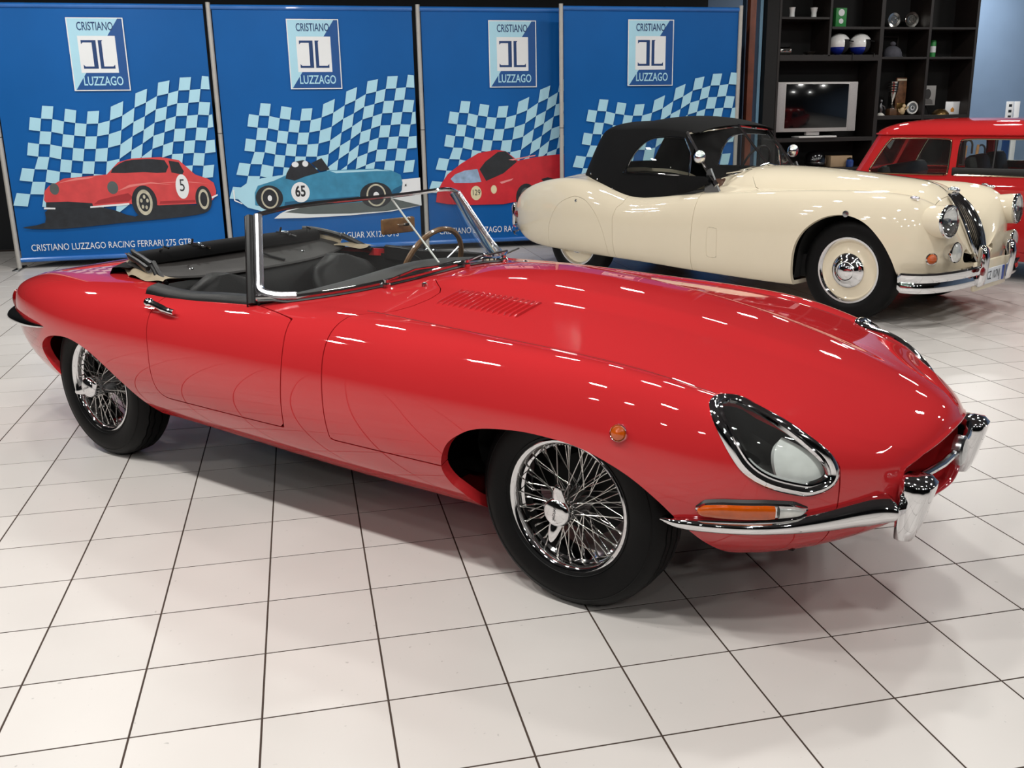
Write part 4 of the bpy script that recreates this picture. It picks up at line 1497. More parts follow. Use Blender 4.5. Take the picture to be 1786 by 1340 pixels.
# grille: oval frame and vertical slats on the falling nose
def gpt(y, a):
    x = float(np.interp(a, [0, .2, .4, .6, .8, 1], [2.965, 3.045, 3.105, 3.15, 3.18, 3.195]))
    z = float(np.interp(a, [0, .2, .4, .6, .8, 1], [.842, .765, .675, .58, .49, .40]))
    return Vector((x - .35 * y * y + .012, y, z))
def gw(a): return .125 * math.sin(PI * min(1, max(0, a * .86 + .10))) ** .55
lo = [gpt(-gw(a), a) for a in np.linspace(0, 1, 20)]
hi = [gpt(gw(a), a) for a in np.linspace(1, 0, 20)]
MB().tube(lo + hi + [lo[0]], .011, 8, cap=False).build('grille_surround', CHROME, XK)
rows = [[gpt(gw(a) * t, a) - Vector((.03, 0, .012)) for t in np.linspace(-1, 1, 9)] for a in np.linspace(0, 1, 14)]
MB().grid(rows).build('grille_backing', DARK, XK)
for k in range(9):
    t = -0.8 + 1.6 * k / 8
    pts = [gpt(gw(a) * t, a) for a in np.linspace(.02, .985, 16)]
    MB().tube(pts, .0075, 6, flat=1.0).build('grille_slat', CHROME, XK)
pts = [Vector((x, 0, xk_top(x, 0) + .003)) for x in np.linspace(2.2, 2.93, 24)]
MB().tube(pts, .005, 6).build('bonnet_bead', CHROME, XK)
MB().sphere((2.975, 0, .868), (.045, .022, .026), 12, 8).build('bonnet_badge', CHROME, XK)
MB().lathe([(.022, -.004), (.022, .004), (.012, .006), (.001, .006)], (0, 0, 0), 'y', 16).build('arch_badge', STEEL, XK).location = (2.585, -xk_side(2.585, .742) - .002, .742)

# windscreen: two flat panes with raked chrome posts
XB = {-1: Vector((1.375, -.60, .885)), 0: Vector((1.455, 0, 1.0)), 1: Vector((1.375, .60, .885))}
XT = {-1: Vector((1.085, -.565, 1.255)), 0: Vector((1.165, 0, 1.298)), 1: Vector((1.085, .565, 1.255))}
fr_ = MB().tube([XT[-1], XT[0], XT[1]], .012, 8).build('windscreen_frame', CHROME, XK)
for s in (-1, 1):
    MB().tube([XB[s] + Vector((.03, 0, -.02)), XB[s].lerp(XT[s], .25), XT[s]], [.022, .014, .011], 8).build('post', CHROME, fr_)
    MB().prism([(-.05, -.02), (.06, -.06), (.09, -.01), (.05, .06), (.0, .16), (-.03, .14)], .022, XB[s] + Vector((-.03, -s * .0 - .01, -.05)), (Vector((1, 0, 0)), Vector((0, 0, 1)), Vector((0, 1, 0)))).build('post_foot', STEEL, fr_)
    g_ = MB(); g_.add([XB[s] + Vector((0, -s * .01, .01)), XB[0], XT[0], XT[s] + Vector((0, -s * .01, 0))], [(0, 1, 2, 3)])
    g_.build('pane', GLASS, fr_)
    MB().tube([XB[s] + Vector((.02, -s * .06, .035)), XB[s].lerp(XB[0], .5) + Vector((.012, 0, .012)), XB[0] + Vector((.01, 0, .004))], .010, 8).build('base_rail', CHROME, fr_)
    q = XB[s].lerp(XB[0], .62) + Vector((.05, 0, .012))
    wpr = MB().tube([q, q.lerp(XB[s], .35) + Vector((.03, 0, .03)), q.lerp(XB[s], .75) + Vector((.02, 0, .05))], .006, 6).build('wiper', CHROME, XK)
    # round mirrors / spot lamp on the posts
    pc = XB[s].lerp(XT[s], .52) + Vector((.05, s * .07, .0))
    mbm = MB().sphere(pc, (.045, .052, .052), 14, 9)
    mbm.tube([pc, XB[s].lerp(XT[s], .45)], .008, 6)
    mbm.build('spot_lamp' if s < 0 else 'round_mirror', CHROME, XK)
MB().tube([XB[0], XT[0]], .010, 8).build('centre_post', CHROME, fr_)

# soft top
HS = [  # x, half width at foot, z foot, half width shoulder, z shoulder, z crown
 (-.24, .30, .888, .24, .896, .902), (-.15, .42, .875, .33, .965, .995), (-.05, .50, .865, .40, 1.08, 1.115), (.05, .555, .85, .44, 1.19, 1.232), (.14, .59, .83, .47, 1.258, 1.312), (.28, .63, .80, .495, 1.276, 1.336),
  (.45, .655, .765, .515, 1.28, 1.345), (.65, .665, .74, .53, 1.285, 1.372), (.85, .665, .755, .535, 1.28, 1.372), (1.0, .66, .775, .54, 1.265, 1.355), (1.12, .65, .80, .55, 1.245, 1.325), (1.17, .645, .81, .555, 1.238, 1.305)]
hx = [r[0] for r in HS]
hsp = [cspline(hx, [r[i] for r in HS]) for i in range(1, 6)]
def hood_surf(xs):
    x = np.asarray(xs)[:, None]; y0, z0, y1, z1, zc = [f(x) for f in hsp]
    t = np.linspace(0, 1, 24)[None, :-1]
    a = bez(y0, y0 - (y0 - y1) * .15, y1 + (y0 - y1) * .22, y1, t); b = bez(z0, z0 + (z1 - z0) * .55, z1 - (z1 - z0) * .10, z1, t)
    t = np.linspace(0, 1, 16)[None, :]
    c = bez(y1, y1 * .86, y1 * .5, 0 * y1, t); d = bez(z1, z1 + (zc - z1) * .7, zc, zc, t)
    y = np.concatenate([a, c], 1); z = np.concatenate([b, d], 1)
    return np.stack([np.broadcast_to(x, y.shape), y, z], -1)
HP = Panel.from_grid(hood_surf(np.linspace(-.24, 1.17, 78)))
HP.V[np.abs(HP.V[:, 1]) < 1e-6, 4] = 0
WINP = smooth_loop([(.52, .932), (.9, .934), (1.26, .934), (1.265, .945), (1.16, 1.10), (1.075, 1.205), (1.05, 1.215), (.90, 1.222), (.76, 1.212), (.66, 1.17), (.575, 1.08), (.53, .99), (.51, .945)], 3)
# the side-screen reaches the sloping post
def g_post(V): return (V[:, 0] - (1.40 - (V[:, 2] - .86) * .80))
HP = HP.clip(lambda V: np.where(V[:, 2] < 1.262, g_post(V), -1.0))
HP2 = HP.clip(lambda V: np.where(V[:, 1] > .3, -gX(WINP)(V), -1.0))
RWN = lambda V: np.where(V[:, 0] < .12, np.maximum(V[:, 1] - .44, np.abs(V[:, 2] - 1.085) - .115), 1.0)
rwin = HP2.clip(RWN).offset(-.003).both()
HP2 = HP2.clip(lambda V: np.where(RWN(V) > .99, -1.0, -RWN(V)))
hd_ = HP2.both().build('soft_top', CLOTH, XK, .008, 'raised black cloth hood')
pane = HP.clip(lambda V: np.where(V[:, 1] > .3, gX(WINP)(V), 1.0)).offset(-.004)
BVH_H = caster(HP)
for s in (-1, 1):
    (pane if s > 0 else pane.mirrored()).build('side_window', GLASSD, hd_, 0)
    pts = []
    for a, b in WINP:
        h = BVH_H.ray_cast(Vector((a, 2, b)), Vector((0, -1, 0)))
        if h[0] is not None: pts.append(Vector((h[0].x, s * (h[0].y + .004), h[0].z)))
    MB().tube(pts + [pts[0]], .007, 6, cap=False).build('window_trim', CHROME, hd_)
    # side-screen ahead of the hood cloth, under the window
    rows = []
    for x in np.linspace(1.08, 1.37, 8):
        yt = .662; zt_ = min(.935, 1.0)
        zl = float(np.interp(x, [.5, 1.0, 1.15, 1.25, 1.37], [.735, .775, .80, .83, .885]))
        rows.append([Vector((x, s * .655, zl)), Vector((x, s * .665, (zl + .935) / 2)), Vector((x, s * .655, .935 if x < 1.33 else .92))])
    MB().grid(rows).build('side_screen', CLOTH, hd_)
    for (a, b) in ((.02, .885), (.14, .845), (.36, .775)):
        h = BVH_H.ray_cast(Vector((a + .02, 2, b + .02)), Vector((0, -1, 0)))
        if h[0] is not None:
            MB().sphere((h[0].x, s * (h[0].y + .002), h[0].z), .009, 8, 6).build('stud', CHROME, hd_)
rwin.build('rear_window', GLASS, hd_, 0)
MB().box((.80, 0, .52), (.10, 1.10, .5), .03, Matrix.Rotation(math.radians(-12), 3, 'Y')).build('seat', LEATHER, XK)
MB().box((.65, 0, .56), (1.46, 1.10, .02)).build('cockpit_floor', DARK, XK)
MB().box((1.34, 0, .83), (.06, 1.1, .16), .02).build('dashboard', mat('walnut', (86, 52, 34), .35, coat=.5, var=.3, scale=14), XK)
sc = Vector((1.12, .32, .95)); axs = Vector((-.92, 0, .38)).normalized(); a1 = Vector((0, 1, 0)); a2 = axs.cross(a1)
MB().tube([sc + a1 * (math.cos(k * PI / 16) * .19) + a2 * (math.sin(k * PI / 16) * .19) for k in range(33)], .011, 6, cap=False).build('steering_wheel', BLACKRUB, XK)

# ================================================================== small red saloon behind
MN = thing('red_saloon', 'small red saloon car behind the cream roadster, seen as roof and side windows', 'car', (7.20857, 4.15352, 0), math.radians(-50))
def ring(x0, x1, hy, r, z, n=10, dome=0.0):
    """rounded rectangle in plan, counter clockwise, with slightly bowed ends"""
    pts = []
    for cxx, cyy, a0 in ((x1 - r, hy - r, 0), (x0 + r, hy - r, PI / 2), (x0 + r, -hy + r, PI), (x1 - r, -hy + r, 1.5 * PI)):
        for k in range(n + 1):
            a = a0 + PI / 2 * k / n
            pts.append((cxx + r * math.cos(a), cyy + r * math.sin(a), z))
        nx = 14
        # straight run to the next corner is filled by resampling below
    P_ = np.array(pts)
    Q = np.concatenate([P_, P_[:1]]); d = np.linalg.norm(np.diff(Q, axis=0), axis=1); s_ = np.concatenate([[0], np.cumsum(d)])
    u = np.linspace(0, s_[-1], 221)[:-1]
    return np.stack([np.interp(u, s_, Q[:, i]) for i in range(3)], 1)
def loops_panel(loops):
    S_ = np.stack(loops)                      # nz, n, 3
    S_ = np.concatenate([S_, S_[:, :1]], 1)
    return Panel.from_grid(S_.transpose(1, 0, 2))
# cabin from waist to gutter
cab = []
for k in range(14):
    t = k / 13; z = .80 + .40 * t
    cab.append(ring(-1.20 + .20 * t, .78 - .26 * t, .69 - .085 * t, .16, z))
CAB = loops_panel(cab)
QW = smooth_loop([(-.995, .885), (-.93, .868), (-.65, .866), (-.37, .866), (-.335, .89), (-.333, 1.0), (-.335, 1.12), (-.365, 1.158), (-.6, 1.164), (-.82, 1.162), (-.85, 1.15), (-.90, 1.08), (-.97, .95)], 3)
DW = smooth_loop([(-.262, .88), (-.24, .866), (.1, .866), (.5, .866), (.55, .88), (.53, .95), (.43, 1.13), (.39, 1.158), (.1, 1.160), (-.22, 1.158), (-.262, 1.12), (-.265, 1.0)], 3)
def end_win(V, front):
    y, z = V[:, 1], V[:, 2]
    return np.maximum(np.abs(y) - (.52 - .2 * (z - .87)), np.abs(z - 1.02) - .135)
side = lambda V: np.abs(V[:, 4]) > .75
for poly in (QW, DW):
    gq = gX(poly)
    glassp = CAB.clip(lambda V: np.where(np.abs(V[:, 1]) > .50, gq(V), 1.0)).offset(-.008)
    for s in (-1, 1):
        gp = glassp.clip(lambda V: -s * V[:, 1])
        gp.build('side_window', GLASSD, MN, 0)
        pts = []
        for a, b in poly:
            t = (b - .80) / .40
            pts.append(Vector((a, s * (.69 - .085 * t + .003), b)))
        MB().tube(pts + [pts[0]], .0065, 6, cap=False).build('window_trim', mat('gold_chrome', (206, 190, 160), .12, metal=1.0), MN)
    CAB = CAB.clip(lambda V: np.where(np.abs(V[:, 1]) > .50, -gq(V), -1.0))
for fr in (0, 1):
    sel = (lambda V: np.where(V[:, 0] > .3, end_win(V, 1), 1.0)) if fr else (lambda V: np.where(V[:, 0] < -.95, end_win(V, 0), 1.0))
    CAB.clip(sel).offset(-.006).build('windscreen' if fr else 'rear_window', GLASSD, MN, 0)
    CAB = CAB.clip(lambda V: np.where(sel(V) > .99, -1.0, -sel(V)))
CAB.build('cabin_frame', MINIRED, MN, .03, skip_mid=False)
# roof with drip rail
loops = []
for k in range(16):
    t = k / 15
    sc_ = 1 - t ** 1.6 * .985
    z = 1.198 + .128 * (1 - (1 - t) ** 2.4)
    x0, x1 = -1.015, .535
    cxm, hx_ = (x0 + x1) / 2, (x1 - x0) / 2
    loops.append(ring(cxm - hx_ * sc_, cxm + hx_ * sc_, .615 * sc_, .18 * sc_, z))
loops_panel(loops).build('roof', MINIRED, MN, .012, skip_mid=False)
rr = ring(-1.02, .54, .622, .18, 1.196)
MB().tube([Vector(p) for p in rr] + [Vector(rr[0])], .008, 6, cap=False).build('drip_rail', MINIRED, MN)
# lower body
loops = []
for z, x0, x1, hy, r in ((.17, -1.40, 1.45, .62, .2), (.22, -1.45, 1.50, .655, .22), (.34, -1.49, 1.55, .685, .24), (.50, -1.50, 1.56, .70, .25), (.64, -1.47, 1.54, .70, .27), (.74, -1.42, 1.50, .697, .28), (.80, -1.36, 1.45, .69, .30), (.825, -1.28, 1.36, .678, .32), (.832, -1.1, 1.2, .64, .34), (.834, -.4, .5, .3, .25)):
    loops.append(ring(x0, x1, hy, r, z))
LOW = loops_panel(loops)
def mini_arch(V): return np.minimum(np.hypot(V[:, 0] + .985, V[:, 2] - .27), np.hypot(V[:, 0] - 1.05, V[:, 2] - .27)) - .295
LOW = LOW.clip(lambda V: np.where(np.abs(V[:, 1]) > .45, -mini_arch(V), -1.0))
md = lambda V: np.where(np.abs(V[:, 1]) > .5, poly_sd(V[:, 0], V[:, 2], np.array([(-.29, .25), (.62, .25), (.70, .45), (.70, .9), (-.29, .9)])), 1.0)
dr_ = LOW.clip(lambda V: md(V) + .002)
for s in (-1, 1): dr_.clip(lambda V: -s * V[:, 1]).build('door', MINIRED, MN, .012, skip_mid=False)
LOW.clip(lambda V: -md(V) + .002).build('body_shell', MINIRED, MN, .02, skip_mid=False)
MB().box((0.02, 0, .30), (1.62, 1.2, .2)).build('underbody', DARK, MN, smooth=False)
def mini_wheel():
    rim = MB().lathe([(.14, -.002), (.142, .006), (.132, .004), (.12, -.02), (.08, -.03), (.06, .0), (.001, .01)], axis='y', n=32).build('wheel', STEEL, MN)
    MB().lathe([(.136, -.004), (.15, .012), (.20, .016), (.235, .008), (.252, -.008), (.256, -.05), (.252, -.12), (.22, -.14), (.14, -.13)], axis='y', n=48).build('tyre', RUBBER, rim)
    return rim
mw = mini_wheel()
for i, (x, s) in enumerate(((-.985, -1), (1.05, -1), (-.985, 1), (1.05, 1))):
    o = mw if i == 0 else dup_tree(mw, MN)
    o.location = (x, s * .64, .2565); o.rotation_euler = (0, 0, PI if s > 0 else 0)
for x, y in ((.08, -.32), (.08, .32)):
    MB().box((x - .22, y, .78), (.12, .46, .50), .05, Matrix.Rotation(math.radians(-14), 3, 'Y')).build('seat', LEATHER, MN)
MB().box((-.86, 0, .72), (.14, 1.14, .42), .05, Matrix.Rotation(math.radians(-16), 3, 'Y')).build('rear_seat', LEATHER, MN)
MB().box((.62, 0, .79), (.16, 1.18, .12), .03).build('dashboard', BLACKRUB, MN)
for s in (-1, 1):
    MB().box((.10, s * .672, .895), (1.0 - .2, .02, .07), .01).build('door_trim', BLACKRUB, MN)
    MB().tube([(.02, s * .668, .868), (.02, s * .612, 1.155)], .010, 6).build('window_divider', BLACKRUB, MN)
    MB().sphere((-.02, s * .70, .80), (.03, .014, .012), 10, 6).build('door_handle', CHROME, MN)
sc = Vector((.42, .32, .90)); axs = Vector((-.6, 0, .8)).normalized(); a1 = Vector((0, 1, 0)); a2 = axs.cross(a1)
MB().tube([sc + a1 * (math.cos(k * PI / 12) * .19) + a2 * (math.sin(k * PI / 12) * .19) for k in range(25)], .011, 6, cap=False).build('steering_wheel', BLACKRUB, MN)
for x in (-1.53, 1.59):
    MB().tube([Vector((x * (1 - .10 * abs(t) ** 4), .66 * t, .40)) for t in np.linspace(-1, 1, 15)], .035, 8, flat=1.0).build('bumper', CHROME, MN)

# ================================================================== printed display banners
BLUE = mat('banner_blue_print', (5, 92, 166), 0.42, coat=0.0, var=0.10, scale=0.9, rvar=.05, spec=0.25)
LBLUE = mat('light_blue_print', (176, 222, 240), 0.35, var=0.03)
NAVY = mat('navy_print', (16, 58, 112), 0.35, var=0.04)
PWHITE = mat('white_print', (236, 238, 240), 0.35, var=0.02)
PRED = mat('faded_red_print', (214, 72, 74), 0.35, var=0.10, scale=9)
PREDB = mat('bright_red_print', (206, 40, 52), 0.35, var=0.10, scale=9)
PSKY = mat('teal_print', (58, 136, 172), 0.35, var=0.16, scale=9)
PDARK = mat('dark_print', (38, 42, 48), 0.35, var=0.25, scale=14)
PGREY = mat('grey_print', (88, 96, 96), 0.35, var=0.1)
PGOLD = mat('pale_wheel_print', (196, 190, 168), 0.35, var=0.2, scale=20)

def flat(name, polys, m, parent, y):
    if len(polys) > 12:
        mb = MB()
        for p in polys: mb.add([(a, y, b) for a, b in p], [tuple(range(len(p)))])
        return mesh_obj(name, mb.v, mb.f, m, parent, smooth=False)
    for p in polys:
        o = mesh_obj(name, [(a, y, b) for a, b in p], [tuple(range(len(p)))], m, parent, smooth=False)
    return o
def ell(c, a, b, n=28): return [(c[0] + a * math.cos(2 * PI * k / n), c[1] + b * math.sin(2 * PI * k / n)) for k in range(n)]
def sm(p, k=3): return [tuple(q) for q in smooth_loop(p, k)]

FT = [(.316, 1.551), (.412, 1.536), (.51, 1.53), (.61, 1.506), (.708, 1.49), (.807, 1.479), (.911, 1.483), (1.02, 1.52), (1.138, 1.57), (1.257, 1.641), (1.367, 1.683), (1.474, 1.738), (1.58, 1.758), (1.677, 1.784), (1.781, 1.787), (1.883, 1.798), (1.985, 1.792), (2.087, 1.80)]
PIT = [.117, .117, .117, .117, .116, .116, .118, .128, .135, .133, .128, .124, .121, .120, .120, .121, .121, .121]
def flag_cells(x_max):
    def P(i, j): return (min(FT[i][0] - .0245 * j - (.004 * j * j * max(0, 3 - i) / 3 if j > 4 else 0) * .35, x_max), FT[i][1] - PIT[i] * j)
    cells = []
    for i in range(17):
        for j in range(8):
            if (i + j) % 2 == 1:
                c = [P(i, j), P(i + 1, j), P(i + 1, j + 1), P(i, j + 1)]
                if c[1][0] - c[0][0] > .004: cells.append(c)
    return cells

def car_print_a(root, y):
    body = [(.309, .657), (.327, .744), (.374, .792), (.442, .819), (.511, .856), (.736, .873), (.905, .884), (1.023, .999), (1.149, 1.031), (1.416, 1.039), (1.585, 1.005), (1.655, .934), (1.725, .862), (1.838, .819), (1.893, .777), (1.909, .696), (1.9, .645), (1.867, .611), (1.835, .586), (1.716, .576), (1.355, .572), (1.089, .595), (.737, .583), (.515, .6), (.332, .617)]
    flat('car_shadow_print', [sm([(.081, .398), (.289, .44), (.345, .577), (.829, .57), (1.12, .47), (1.326, .573), (1.714, .56), (1.806, .495), (1.585, .452), (1.0, .413), (.429, .375)])], PDARK, root, y)
    c = flat('car_print', [body], PRED, root, y - .001)
    D = [sm([(.945, .899), (1.04, .989), (1.166, 1.019), (1.451, 1.008), (1.453, .889), (1.248, .899)], 2), [(1.489, 1.004), (1.583, .985), (1.622, .895), (1.605, .865), (1.505, .888)], [(.325, .636), (.519, .636), (.74, .613), (.745, .577), (.511, .571), (.318, .584)], ell((1.222, .61), .118, .160), ell((1.782, .62), .078, .130)]
    flat('car_dark_print', D, PDARK, c, y - .0018)
    flat('highlight_print', [[(.45, .812), (.62, .858), (.80, .868), (.74, .85), (.56, .83)], [(.98, .72), (1.10, .78), (1.30, .80), (1.50, .77), (1.30, .785), (1.12, .76)], [(1.36, .79), (1.62, .80), (1.85, .77), (1.62, .79)]], mat('pale_red_print', (236, 132, 128), .35), c, y - .0017)
    flat('lower_shade_print', [[(.75, .60), (1.08, .62), (1.12, .66), (1.08, .70), (.98, .68), (.80, .64)], [(1.36, .585), (1.70, .588), (1.70, .615), (1.37, .61)]], mat('deep_red_print', (168, 46, 52), .35), c, y - .0017)
    flat('lamp_print', [ell((.416, .76), .042, .055), ell((.945, .757), .05, .062)], PGREY, c, y - .0019)
    flat('wheel_print', [ell((1.222, .605), .075, .125), ell((1.783, .618), .05, .10)], PGOLD, c, y - .0022)
    flat('wheel_dark_print', [ell((1.222, .605), .052, .09), ell((1.783, .618), .034, .072)], PDARK, c, y - .0026)
    flat('wheel_spoke_print', [ell((1.222 + .03 * math.cos(a), .605 + .055 * math.sin(a)), .012, .02, 10) for a in (0.3, 1.5, 2.8, 4.0, 5.2)], PGOLD, c, y - .003)
    flat('roundel_print', [ell((1.592, .748), .062, .12)], PWHITE, c, y - .0026)
    flat('bumper_print', [[(.30, .588), (.401, .581), (.399, .566), (.298, .570)], [(.718, .584), (1.08, .604), (1.077, .585), (.716, .568)], [(1.86, .64), (1.92, .665), (1.92, .65), (1.865, .622)]], PWHITE, c, y - .0028)
    text_mesh('roundel_number', '5', .17, PDARK, c, Matrix.Translation((1.592, y - .0035, .755)) @ Matrix.Rotation(PI / 2, 4, 'X'), sx=.7)
def car_print_b(root, y):
    flat('ground_print', [[(.45, .40), (.515, .449), (.642, .507), (1.309, .537), (1.716, .587), (1.756, .755), (1.961, .77), (1.965, .483), (1.643, .43), (1.217, .405), (.758, .395)]], PWHITE, root, y)
    flat('car_shadow_print', [[(.56, .46), (.808, .522), (1.353, .567), (1.651, .568), (1.955, .483), (1.601, .436), (1.218, .424), (.802, .432)]], PGREY, root, y - .0008)
    c = flat('car_print', [[(.096, .628), (.145, .719), (.219, .768), (.362, .804), (.525, .83), (.627, .838), (.665, .80), (.769, .824), (.893, .841), (1.039, .868), (1.246, .873), (1.519, .872), (1.666, .851), (1.759, .807), (1.776, .722), (1.761, .638), (1.694, .577), (1.60, .56), (1.309, .537), (1.015, .526), (.54, .511), (.269, .541), (.16, .555)]], PSKY, root, y - .0016)
    flat('car_light_print', [[(.096, .628), (.145, .719), (.219, .768), (.362, .808), (.525, .83), (.617, .838), (.481, .78), (.316, .734), (.28, .664), (.275, .54), (.16, .555)], [(.16, .555), (.275, .54), (.50, .50), (.36, .47), (.2, .52)], [(1.04, .862), (1.52, .866), (1.66, .846), (1.50, .85), (1.1, .838)]], LBLUE, c, y - .0022)
    flat('car_dark_print', [[(.594, .798), (.608, .848), (.677, .959), (.78, .977), (.84, .955), (.934, .85), (.788, .813), (.683, .775)], [(.859, .944), (.965, .993), (1.039, .878), (.945, .86)], ell((.42, .61), .135, .125), ell((1.495, .605), .165, .13)], PDARK, c, y - .0028)
    flat('lower_shade_print', [[(.56, .52), (1.02, .535), (1.31, .548), (1.32, .60), (1.0, .585), (.57, .565)], [(1.62, .585), (1.70, .59), (1.765, .65), (1.77, .70), (1.68, .66)]], mat('deep_teal_print', (30, 92, 128), .35), c, y - .0024)
    flat('bumper_print', [[(.07, .70), (.085, .70), (.085, .60), (.15, .565), (.15, .555), (.075, .59)], [(1.775, .70), (1.83, .71), (1.83, .69), (1.775, .68)], [(1.80, .74), (1.815, .74), (1.815, .62), (1.80, .62)]], PWHITE, c, y - .0026)
    flat('wheel_print', [ell((.424, .607), .085, .105), ell((1.497, .603), .10, .115)], PGOLD, c, y - .0034)
    flat('wheel_dark_print', [ell((.424, .607), .07, .088), ell((1.497, .603), .085, .098)], PDARK, c, y - .0038)
    flat('hub_print', [ell((.424, .607), .022, .03, 12), ell((1.497, .603), .03, .035, 12), ell((.70, .935), .035, .028, 12), ell((.80, .94), .03, .03, 12)], PWHITE, c, y - .0042)
    flat('roundel_print', [ell((.732, .657), .092, .102)], PWHITE, c, y - .0034)
    text_mesh('roundel_number', '65', .15, PDARK, c, Matrix.Translation((.732, y - .0044, .662)) @ Matrix.Rotation(PI / 2, 4, 'X'), sx=.72, bold=.004)
def car_print_c(root, y):
    c = flat('car_print', [[(.109, .51), (.123, .61), (.178, .708), (.243, .796), (.39, .902), (.578, 1.006), (.765, 1.036), (.869, 1.02), (1.003, .917), (1.204, .952), (1.417, .972), (1.70, .973), (1.92, .93), (1.97, .80), (1.92, .66), (1.7, .58), (1.3, .52), (.985, .49), (.836, .465), (.458, .468), (.231, .486)]], PREDB, root, y - .0016)
    flat('car_dark_print', [[(.584, .837), (.648, .915), (.785, 1.012), (.869, 1.02), (.992, .907), (.843, .79), (.653, .715)], ell((1.09, .53), .115, .145), [(1.255, .718), (1.33, .736), (1.405, .714), (1.372, .684), (1.308, .665)]], PDARK, c, y - .0024)
    flat('car_window_print', [[(.271, .746), (.324, .794), (.429, .831), (.563, .842), (.601, .706), (.486, .7), (.311, .705)]], mat('pale_window_print', (150, 176, 206), .35, var=.25, scale=14), c, y - .0024)
    flat('wheel_print', [ell((1.085, .52), .062, .112)], PGREY, c, y - .003)
    flat('wheel_dark_print', [ell((1.085, .52), .045, .085)], NAVY, c, y - .0034)
    flat('roundel_print', [ell((.541, .592), .058, .075), ell((.734, .624), .032, .045)], mat('cream_roundel_print', (226, 214, 176), .35), c, y - .003)
    flat('highlight_print', [[(.80, .70), (.95, .735), (.93, .715), (.82, .68)], [(.9, .93), (1.2, .975), (1.19, .962), (.95, .922)]], mat('pink_print', (238, 150, 150), .35), c, y - .0026)
    text_mesh('roundel_number', '129', .085, PDARK, c, Matrix.Translation((.541, y - .004, .595)) @ Matrix.Rotation(PI / 2, 4, 'X'), sx=.75)

def banner(x0, y0, wd, text, carf, label, rz=0.0, poles=(0,)):
    r = thing('display_banner', label, 'banner', (x0, y0, 0), rz, 'printed blue banners along the back wall')
    # fabric with slight waviness
    mb = MB(); rows = []
    for i in range(21):
        x = .03 + (wd - .035) * i / 20
        rows.append([Vector((x, .010, .085 + 2.335 * j / 12)) for j in range(13)])
    mb.grid(rows)
    mb.add([(.03, .014, .085), (wd - .005, .014, .085), (wd - .005, .014, 2.42), (.03, .014, 2.42)], [(0, 1, 2, 3)])
    mb.build('printed_sheet', BLUE, r)
    MB().tube([(.02, .012, 2.43), (wd - .002, .012, 2.43)], .024, 10).build('top_roll', mat('banner_edge_blue', (40, 110, 190), .25, coat=.5), r)
    MB().tube([(.02, .012, .085), (wd - .002, .012, .085)], .024, 10).build('bottom_roll', mat('banner_edge_blue', (40, 110, 190), .25, coat=.5), r)
    for x in poles:
        p = MB().tube([(x, 0, 0.006), (x, 0, 2.47)], .022, 12).build('pole', ALU, r)
        MB().tube([(x, 0, 1.25), (x, 0, 1.256)], .0225, 12).build('pole_joint', DARK, p)
        MB().box((x, .0, .006), (.06, .34, .012), .004).build('foot', STEEL, r)
    y = -.004
    # logo plate
    lg = flat('logo_border', [[(.717, 1.667), (1.220, 1.667), (1.220, 2.326), (.717, 2.326)]], PWHITE, r, y)
    flat('logo_light_half', [[(.727, 1.676), (.80, 1.676), (1.210, 2.265), (1.210, 2.317), (.727, 2.317)]], LBLUE, lg, y - .001)
    flat('logo_dark_half', [[(.735, 1.676), (1.210, 1.676), (1.210, 2.317), (1.172, 2.317)]], mat('royal_blue_print', (10, 78, 146), .4), lg, y - .0014)
    flat('logo_square', [[(.80, 1.83), (1.132, 1.83), (1.132, 2.163), (.80, 2.163)]], PWHITE, lg, y - .002)
    A = [[(.826, 2.125), (.957, 2.125), (.957, 1.868), (.826, 1.868), (.826, 1.905), (.843, 1.888), (.920, 1.888), (.920, 2.104), (.843, 2.104), (.826, 2.088)],
         [(.977, 2.125), (1.018, 2.125), (1.008, 2.112), (1.008, 1.888), (1.090, 1.888), (1.106, 1.905), (1.106, 1.868), (.977, 1.868)]]
    flat('logo_monogram', A, NAVY, lg, y - .0026)
    RX = Matrix.Rotation(PI / 2, 4, 'X')
    text_mesh('logo_text', 'CRISTIANO', .105, NAVY, lg, Matrix.Translation((.965, y - .0026, 2.245)) @ RX, sx=.60, bold=.0012)
    text_mesh('logo_text', 'LUZZAGO', .115, LBLUE, lg, Matrix.Translation((.985, y - .0026, 1.752)) @ RX, sx=.66, bold=.0014)
    flat('chequered_flag_print', flag_cells(wd - .012), LBLUE, r, y)
    if carf: carf(r, y - .001)
    if text:
        text_mesh('caption_text', text, .092, PWHITE, r, Matrix.Translation((.13, y - .001, .197)) @ RX, 'LEFT', sx=.735)
    return r
banner(-1.60, 7.0, 1.955, 'CRISTIANO LUZZAGO RACING FERRARI 275 GTB', car_print_a, 'blue printed banner showing a red coupe with roundel number 5')
banner(.40, 7.0, 1.955, 'CRISTIANO LUZZAGO RACING JAGUAR XK120 OTS', car_print_b, 'blue printed banner showing a teal open car with roundel number 65')
banner(2.41, 7.0, 1.99, 'CRISTIANO LUZZAGO RACING JAGUAR E-TYPE', car_print_c, 'blue printed banner showing a bright red coupe with roundel number 129')
banner(3.84, 6.78, 1.97, '', None, 'blue printed banner directly behind the cream roadster, ending beside the brown wooden post', poles=(0, 1.97))

